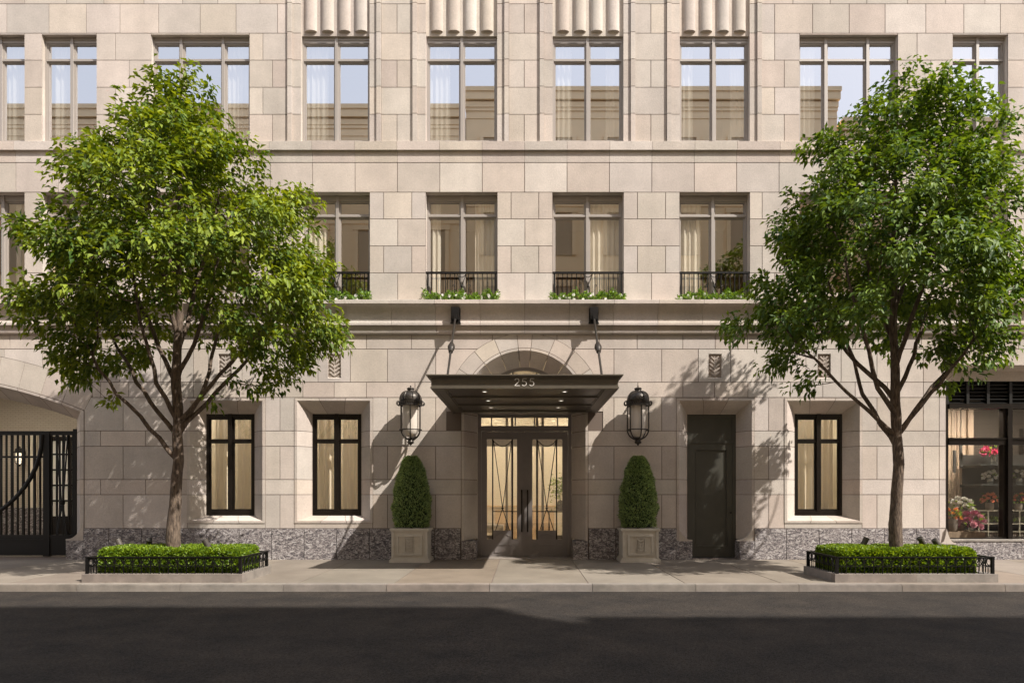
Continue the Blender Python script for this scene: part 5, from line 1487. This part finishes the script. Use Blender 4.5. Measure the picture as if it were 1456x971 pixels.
# ------------------------------------------------------------------ trees
def tree(name_label, seed, ty, base, trunk, limbs, prof, low, lm, nleaf_per, twig_n, yfac):
    """trunk/limbs as (px,py) read at depth ty plus a y offset; prof: list (z, left, right) half widths about the trunk axis"""
    rg = np.random.default_rng(seed); rd = random.Random(seed)
    S_ = sc(ty)
    def W(px, py, dy=0.0):
        dy *= .6 if dy > 0 else .35
        return np.array([(px-746)/sc(ty+dy), ty+dy, EYE+(700-py)/sc(ty+dy)])
    nodes = []; par = []; plen = []
    def add(p, pr):
        nodes.append(np.array(p, float)); par.append(pr); plen.append(0 if pr < 0 else plen[pr]+np.linalg.norm(nodes[pr]-nodes[-1])); return len(nodes)-1
    last = -1; tid = []
    def poly(pts, start, wob=.03):
        cur = start; pts = [np.array(p) for p in pts]
        if start >= 0: pts = [nodes[start]]+pts
        ids = []
        for i in range(len(pts)-1 if start >= 0 else len(pts)):
            if start < 0 and i == 0: cur = add(pts[0], -1); ids.append(cur); continue
            A = pts[i] if start >= 0 else pts[i-1]; Bq = pts[i+1] if start >= 0 else pts[i]
            n = max(1, int(np.linalg.norm(Bq-A)/.22))
            for k in range(1, n+1):
                p = A+(Bq-A)*k/n+(rg.normal(size=3)*wob*.35 if k < n else 0); cur = add(p, cur); ids.append(cur)
        return ids
    tid = poly([W(*q) for q in trunk], -1, .02)
    limb_ids = []
    for pts in limbs:
        if pts[-1][2] <= -1.0: pts = pts[:-1]
        pts = [W(*q) for q in pts]
        # start from the trunk node closest to the first point
        d = [np.linalg.norm(nodes[i]-pts[0]) for i in tid]; s_ = tid[int(np.argmin(d))]
        limb_ids.append(poly(pts[1:], s_, .05))
    main_n = len(nodes)
    ax = nodes[tid[0]][0]
    pz = np.array([q[0] for q in prof]); pl_ = np.array([q[1] for q in prof]); prr = np.array([q[2] for q in prof])
    zmin, zmax = pz.min(), pz.max()
    zs_ = np.linspace(zmin, zmax, 120); area = (np.interp(zs_, pz, pl_)+np.interp(zs_, pz, prr))**1.6
    cdf = np.cumsum(area); cdf /= cdf[-1]
    def sample(n, inner):
        z = np.interp(rg.random(n), cdf, zs_); th = rg.random(n)*2*math.pi
        r = (inner+(1-inner)*rg.random(n)**.55)
        L_, R_ = np.interp(z, pz, pl_), np.interp(z, pz, prr)
        rx = np.where(np.cos(th) > 0, R_, L_); ry = np.minimum((L_+R_)/2*yfac, 2.05)
        return np.stack([ax+r*rx*np.cos(th), ty+r*ry*np.sin(th), z], 1), r
    # clumps on the outside, sprays inside
    nc = 80
    C, r = sample(nc*3, .62)
    sel = [0]
    for i in range(1, len(C)):
        if all(np.linalg.norm(C[i]-C[j]) > .62 for j in sel): sel.append(i)
        if len(sel) >= nc: break
    C = C[sel]
    wob = .93+.20*np.sin(3*np.arctan2(C[:, 1]-ty, C[:, 0]-ax)+2.1*C[:, 2]+seed)+.05*np.sin(5*np.arctan2(C[:, 1]-ty, C[:, 0]-ax)-3.7*C[:, 2])
    C = np.stack([ax+(C[:, 0]-ax)*np.minimum(wob, 1.06), ty+(C[:, 1]-ty)*np.minimum(wob, 1.06), C[:, 2]], 1)
    pts = []; 
    for c in C:
        sz = rg.uniform(.34, .62); k = int(twig_n*(sz/.4)**2)
        q = rg.normal(size=(k, 3)); q = unit(q)*(rg.random(k)**.45)[:, None]*sz*np.array([1, 1, .55])
        q[:, 2] -= .35*(q[:, 0]**2+q[:, 1]**2)/sz
        pts.append(c+q)
    I, r = sample(int(nc*9), .12); I = np.stack([ax+(I[:, 0]-ax)*.80, ty+(I[:, 1]-ty)*.80, I[:, 2]-.1], 1); pts.append(I)
    pts = np.concatenate(pts)
    # stay inside the silhouette and above the open, leafless heart of the crown
    z = pts[:, 2]; L_, R_ = np.interp(z, pz, pl_), np.interp(z, pz, prr)
    dx = pts[:, 0]-ax; ry = np.minimum((L_+R_)/2*yfac, 2.05); dy = pts[:, 1]-ty
    rr = np.sqrt((dx/np.where(dx > 0, R_, L_))**2+(dy/ry)**2)
    ok = (rr < 1.09) & (z < zmax-.27) & (pts[:, 1] < -.30)
    hz = low[0]-(low[0]-low[1])*np.clip(np.abs(dx)/np.where(dx > 0, R_, L_), 0, 1)**1.6+.10*rg.normal(size=len(pts))
    ok &= z > hz
    pts = pts[ok]
    fork = nodes[tid[-1]]
    start = nodes[tid[len(tid)//3]]
    order = np.argsort(np.linalg.norm((pts-start)*[1, 1, .8], axis=1))
    NA = np.zeros((len(nodes)+len(pts)*6+10, 3)); NA[:len(nodes)] = nodes
    PL = np.zeros(len(NA)); PL[:len(nodes)] = plen; cnt = len(nodes)
    allow0 = tid[int(len(tid)*.45)]
    tips = []
    for i in order:
        p = pts[i]; d = p-NA[allow0:cnt]; dist = np.linalg.norm(d, axis=1)
        cost = dist+.22*PL[allow0:cnt]+np.where(d[:, 2] < -.05, .5*(-d[:, 2]), 0)
        j = int(np.argmin(cost))+allow0
        A = NA[j].copy(); L0 = np.linalg.norm(p-A); n = max(1, int(L0/.25)); cur = j
        for k in range(1, n+1):
            t = k/n; q = A+(p-A)*t; q[2] += -.10*L0*math.sin(math.pi*t)*.5+ (0 if k == n else rg.normal()*.015)
            cur2 = add(q, cur); NA[cnt] = q; PL[cnt] = PL[cur]+L0/n; cnt += 1; cur = cur2
        tips.append(cur)
    N_ = np.array(nodes); n = len(N_)
    w = np.zeros(n); ch = [[] for _ in range(n)]
    for i in range(n-1, -1, -1):
        if w[i] == 0: w[i] = 1
        if par[i] >= 0: w[par[i]] += w[i]; ch[par[i]].append(i)
    rad = np.minimum(.0036*w**.42, .03)
    for k_, i in enumerate(tid): u_ = k_/len(tid); rad[i] = base*(1.04-.26*min(1, u_/.30)) if u_ < .30 else base*.74*(1-(u_-.30)/.70)**1.3+.010
    for q, i in enumerate(tid[:3]): rad[i] = base*(1.14-.04*q)
    for ids in limb_ids:
        for k_, i in enumerate(ids): rad[i] = .040*(1-.75*k_/len(ids))
    for i in range(main_n, n): rad[i] = min(rad[i], rad[par[i]]*.8)
    t = thing('street_tree', name_label, 'tree', tuple(nodes[0]), 'street trees in railed planters')
    mb = MB(); done = set()
    tr = set(tid)
    def chain(i0):
        pts_ = [i0]; i = i0
        while ch[i]:
            c_ = ch[i]; nx = next((q for q in c_ if q in tr), None) if i in tr else None
            if nx is None: nx = max(c_, key=lambda q: w[q])
            pts_.append(nx); i = nx
        return pts_
    stack = [0]; limb = MB()
    while stack:
        i0 = stack.pop(); c_ = chain(i0)
        if par[i0] >= 0: full = [par[i0]]+c_
        else: full = c_
        for q in c_:
            for k in ch[q]:
                if k not in c_: stack.append(k)
        rs = [rad[q] for q in full]
        if par[i0] >= 0: rs[0] = min(rs[0], rs[1]*1.15)
        sides = 16 if rs[0] > .07 else (8 if rs[0] > .02 else (5 if rs[0] > .009 else 3))
        tgt = mb if i0 == 0 else limb
        tgt.new()
        if i0 == 0:
            fx = []; fr2 = []
            for q in range(len(full)-1):
                for s in range(3): fx.append(N_[full[q]]*(1-s/3)+N_[full[q+1]]*s/3); fr2.append((rs[q]*(1-s/3)+rs[q+1]*s/3)*(1+.03*rd.uniform(-1, 1)))
            fx.append(N_[full[-1]]); fr2.append(rs[-1]); tgt.tube([tuple(q) for q in fx], fr2, sides)
        else: tgt.tube([tuple(N_[q]) for q in full], rs, sides, caps=False)
    tk = mb.build('trunk', 'bark', t, smooth='all'); limb.build('limbs', 'bark', t, smooth='all')
    # leaves: short drooping shoots around every twig end
    tips = np.array(tips); k = nleaf_per
    TP = N_[tips]; D_ = unit(N_[tips]-N_[np.array(par)[tips]])
    outw = TP-np.array([ax, ty, (zmin+zmax)/2-.6]); outw = unit(outw)
    n = len(tips)*k
    P = np.repeat(TP, k, 0); O = np.repeat(unit(D_*.5+outw*.6+np.array([0, 0, .1])), k, 0)
    s = rg.random(n)*.34-.10
    side = unit(np.cross(O, rg.normal(size=(n, 3))))
    P = P+O*s[:, None]+side*(.02+.10*rg.random(n))[:, None]; P[:, 2] -= .05*rg.random(n)
    P[:, 1] = np.minimum(P[:, 1], -.12)
    T = unit(side*.75+O*.55+rg.normal(size=(n, 3))*.3+np.array([0, 0, -.55]))
    Nn = unit(np.array([0, 0, 1.])+O*.55+rg.normal(size=(n, 3))*.42)
    tone = (np.repeat(rg.random(len(tips)), k)*.45+rg.random(n)*.55)**1.35
    leaf_mesh('leaves', P, T, Nn, .085+.055*rg.random(n), .046+.026*rg.random(n), lm, t, rnd=tone, fold=.14)
def H(py): return EYE+(700-py)/84
def hw(px0, px1, c):
    ax = (c-746)/84; b = min((px1-px0)/168*.85, 2.1); l_ = r_ = 9
    for q in range(-75, 76, 5):
        d = 11-b*math.sin(R(q)); k_ = math.cos(R(q))
        l_ = min(l_, (ax-(px0-746)*d/F)/k_); r_ = min(r_, ((px1-746)*d/F-ax)/k_)
    return (max(l_-.20, .25), max(r_-.05, .25))
c = 247
profL = [(H(y_), *hw(a, b, c)) for y_, a, b in ((590, 130, 215+60), (560, 95, 330), (525, 36, 415), (480, 12, 470), (440, 8, 485), (400, 14, 500), (360, 12, 505), (320, 8, 462), (280, 18, 440), (245, 30, 415), (215, 60, 375), (190, 90, 350), (160, 128, 348), (135, 150, 338), (118, 180, 326), (106, 212, 310))]
c = 1272
profR = [(H(y_), *hw(a, b, c)) for y_, a, b in ((590, 1200, 1300), (560, 1150, 1350), (525, 1085, 1425), (490, 1045, 1470), (460, 1033, 1490), (420, 1035, 1492), (370, 1045, 1495), (320, 1066, 1480), (280, 1080, 1470), (240, 1108, 1452), (200, 1124, 1424), (165, 1150, 1415), (140, 1205, 1385), (122, 1215, 1352), (108, 1236, 1322))]
tree('bushy green street tree with a straight trunk, standing before the driveway gate', 5, -3.0, .098,
     [(247, 786), (247, 740), (250, 700), (254, 655), (252, 620), (253, 580), (250, 545), (252, 500), (256, 450), (254, 400), (252, 340), (256, 280), (262, 220), (262, 160)],
     [[(240, 640, 0), (200, 592, -.3), (165, 560, -.5), (140, 525, -.7), (118, 482, -.9), (88, 430, -1.1), (70, 380, -1.3)],
      [(243, 622, 0), (214, 572, .3), (188, 528, .6), (160, 480, .9), (140, 420, 1.2), (125, 350, 1.4)],
      [(245, 600, 0), (222, 545, -.5), (206, 480, -1.0), (195, 430, -1.4), (180, 350, -1.7), (170, 290, -1.8)],
      [(246, 560, 0), (226, 495, .2), (202, 440, .4), (178, 370, .6), (150, 300, .7), (130, 240, .7)],
      [(262, 600, 0), (298, 550, -.3), (330, 515, -.6), (368, 475, -.9), (405, 430, -1.1), (440, 390, -1.2)],
      [(262, 612, 0), (305, 560, .3), (340, 525, .6), (364, 488, .9), (400, 440, 1.1), (430, 370, 1.2)],
      [(262, 630, 0), (286, 562, .5), (300, 510, .9), (315, 455, 1.3), (330, 380, 1.6), (340, 300, 1.8)],
      [(256, 540, 0), (276, 490, -.6), (292, 440, -1.1), (310, 370, -1.5), (330, 300, -1.8), (345, 240, -1.9)],
      [(253, 500, 0), (270, 440, .5), (290, 370, .9), (310, 290, 1.1), (318, 220, 1.1)],
      [(253, 470, 0), (235, 410, -.5), (215, 330, -.9), (205, 250, -1.1), (205, 180, -1.0)]],
     profL, (H(440), H(580)), 'leafL', 23, 12, .85)
tree('bushy green street tree with a slightly bent trunk, standing before the flower shop', 9, -3.0, .098,
     [(1275, 786), (1273, 745), (1275, 700), (1278, 660), (1275, 620), (1274, 590), (1273, 550), (1272, 500), (1270, 450), (1272, 390), (1270, 320), (1274, 260), (1276, 200), (1275, 150)],
     [[(1268, 622, 0), (1222, 573, -.3), (1172, 524, -.7), (1137, 493, -1.0), (1105, 450, -1.2), (1085, 400, -1.3)],
      [(1268, 640, 0), (1243, 585, .4), (1226, 560, .6), (1214, 510, .9), (1190, 440, 1.2), (1165, 360, 1.4)],
      [(1268, 570, 0), (1236, 532, .3), (1204, 500, .5), (1165, 455, .7), (1130, 400, .8), (1110, 340, .8)],
      [(1268, 600, 0), (1248, 552, -.6), (1236, 500, -1.1), (1215, 430, -1.5), (1195, 350, -1.8), (1180, 270, -1.8)],
      [(1280, 612, 0), (1310, 576, -.3), (1337, 545, -.6), (1370, 504, -.8), (1410, 454, -1.0), (1445, 400, -1.1)],
      [(1280, 622, 0), (1302, 582, .4), (1340, 535, .7), (1385, 480, 1.0), (1420, 420, 1.2), (1440, 350, 1.2)],
      [(1278, 575, 0), (1300, 505, .4), (1314, 455, .8), (1335, 380, 1.2), (1355, 300, 1.5)],
      [(1275, 530, 0), (1288, 480, -.5), (1304, 430, -.9), (1330, 350, -1.4), (1350, 270, -1.6), (1360, 210, -1.5)],
      [(1272, 500, 0), (1250, 430, .5), (1225, 350, .9), (1210, 270, 1.0), (1205, 210, .9)],
      [(1271, 450, 0), (1290, 380, .5), (1310, 300, .8), (1325, 220, .9), (1325, 170, .8)]],
     profR, (H(438), H(580)), 'leafR', 23, 12, .85)

# ------------------------------------------------------------------ across the street, behind the photographer (seen in the window panes)
def opposite(label, x0, x1, h, seed, crn=.35, yf=-15.66):
    t = thing('stone_townhouse', label, 'building', ((x0+x1)/2, yf-3, 0), 'buildings across the street')
    a = MB(); a.new(); a.box(x0, x1, yf-5, yf, -.2, h-1.0)
    for k, (p, z0, z1) in enumerate(((.05, -1.0, -.85), (.09, -.85, -.6), (.20, -.55, -.2), (.26, -.2, 0))): a.box(x0-p*.4, x1+p*.4, yf-5, yf+p, h+z0+.0005*k, h+z1)
    a.box(x0, x1, yf, yf+.035, h-1.35, h-1.22)
    for fl in range(6):
        z = h-5.0-3.3*fl
        if z < 3: break
        a.box(x0, x1, yf, yf+.05, z-.35, z-.2)
    a.build('wall', 'opposite', t)
    n = int((x1-x0)/2.6); st = (x1-x0)/n
    for fl in range(3):
        z1 = h-2.15-3.4*fl
        for k in range(n):
            cx = x0+st*(k+.5)
            w = MB(); w.new()
            w.box(cx-.62, cx+.62, yf+.002, yf+.05, z1-2.05, z1-.1)
            o = w.build('window', 'opp_dark', t)
            f_ = MB(); f_.new()
            f_.box(cx-.80, cx-.62, yf+.002, yf+.11, z1-2.05, z1-.1); f_.box(cx+.62, cx+.80, yf+.002, yf+.11, z1-2.05, z1-.1)
            if fl == 0: ring2 = [(cx+.82*math.cos(q), z1-.1+.45*math.sin(q)) for q in np.linspace(0, math.pi, 13)]; f_.prism(ring2, yf+.002, yf+.11)
            else: f_.box(cx-.85, cx+.85, yf+.002, yf+.13, z1-.0999, z1+.12)
            f_.build('surround', 'opposite', o)
opposite('tan stone townhouse across the street mirrored in the left upper windows', -28, -2.9, 19.2, 1)
opposite('taller tan stone townhouse across the street mirrored in the right upper windows', -2.7, 14.4, 20.0, 2)
opposite('lower tan stone townhouse across the street mirrored in the far right windows', 14.7, 32, 18.6, 3)
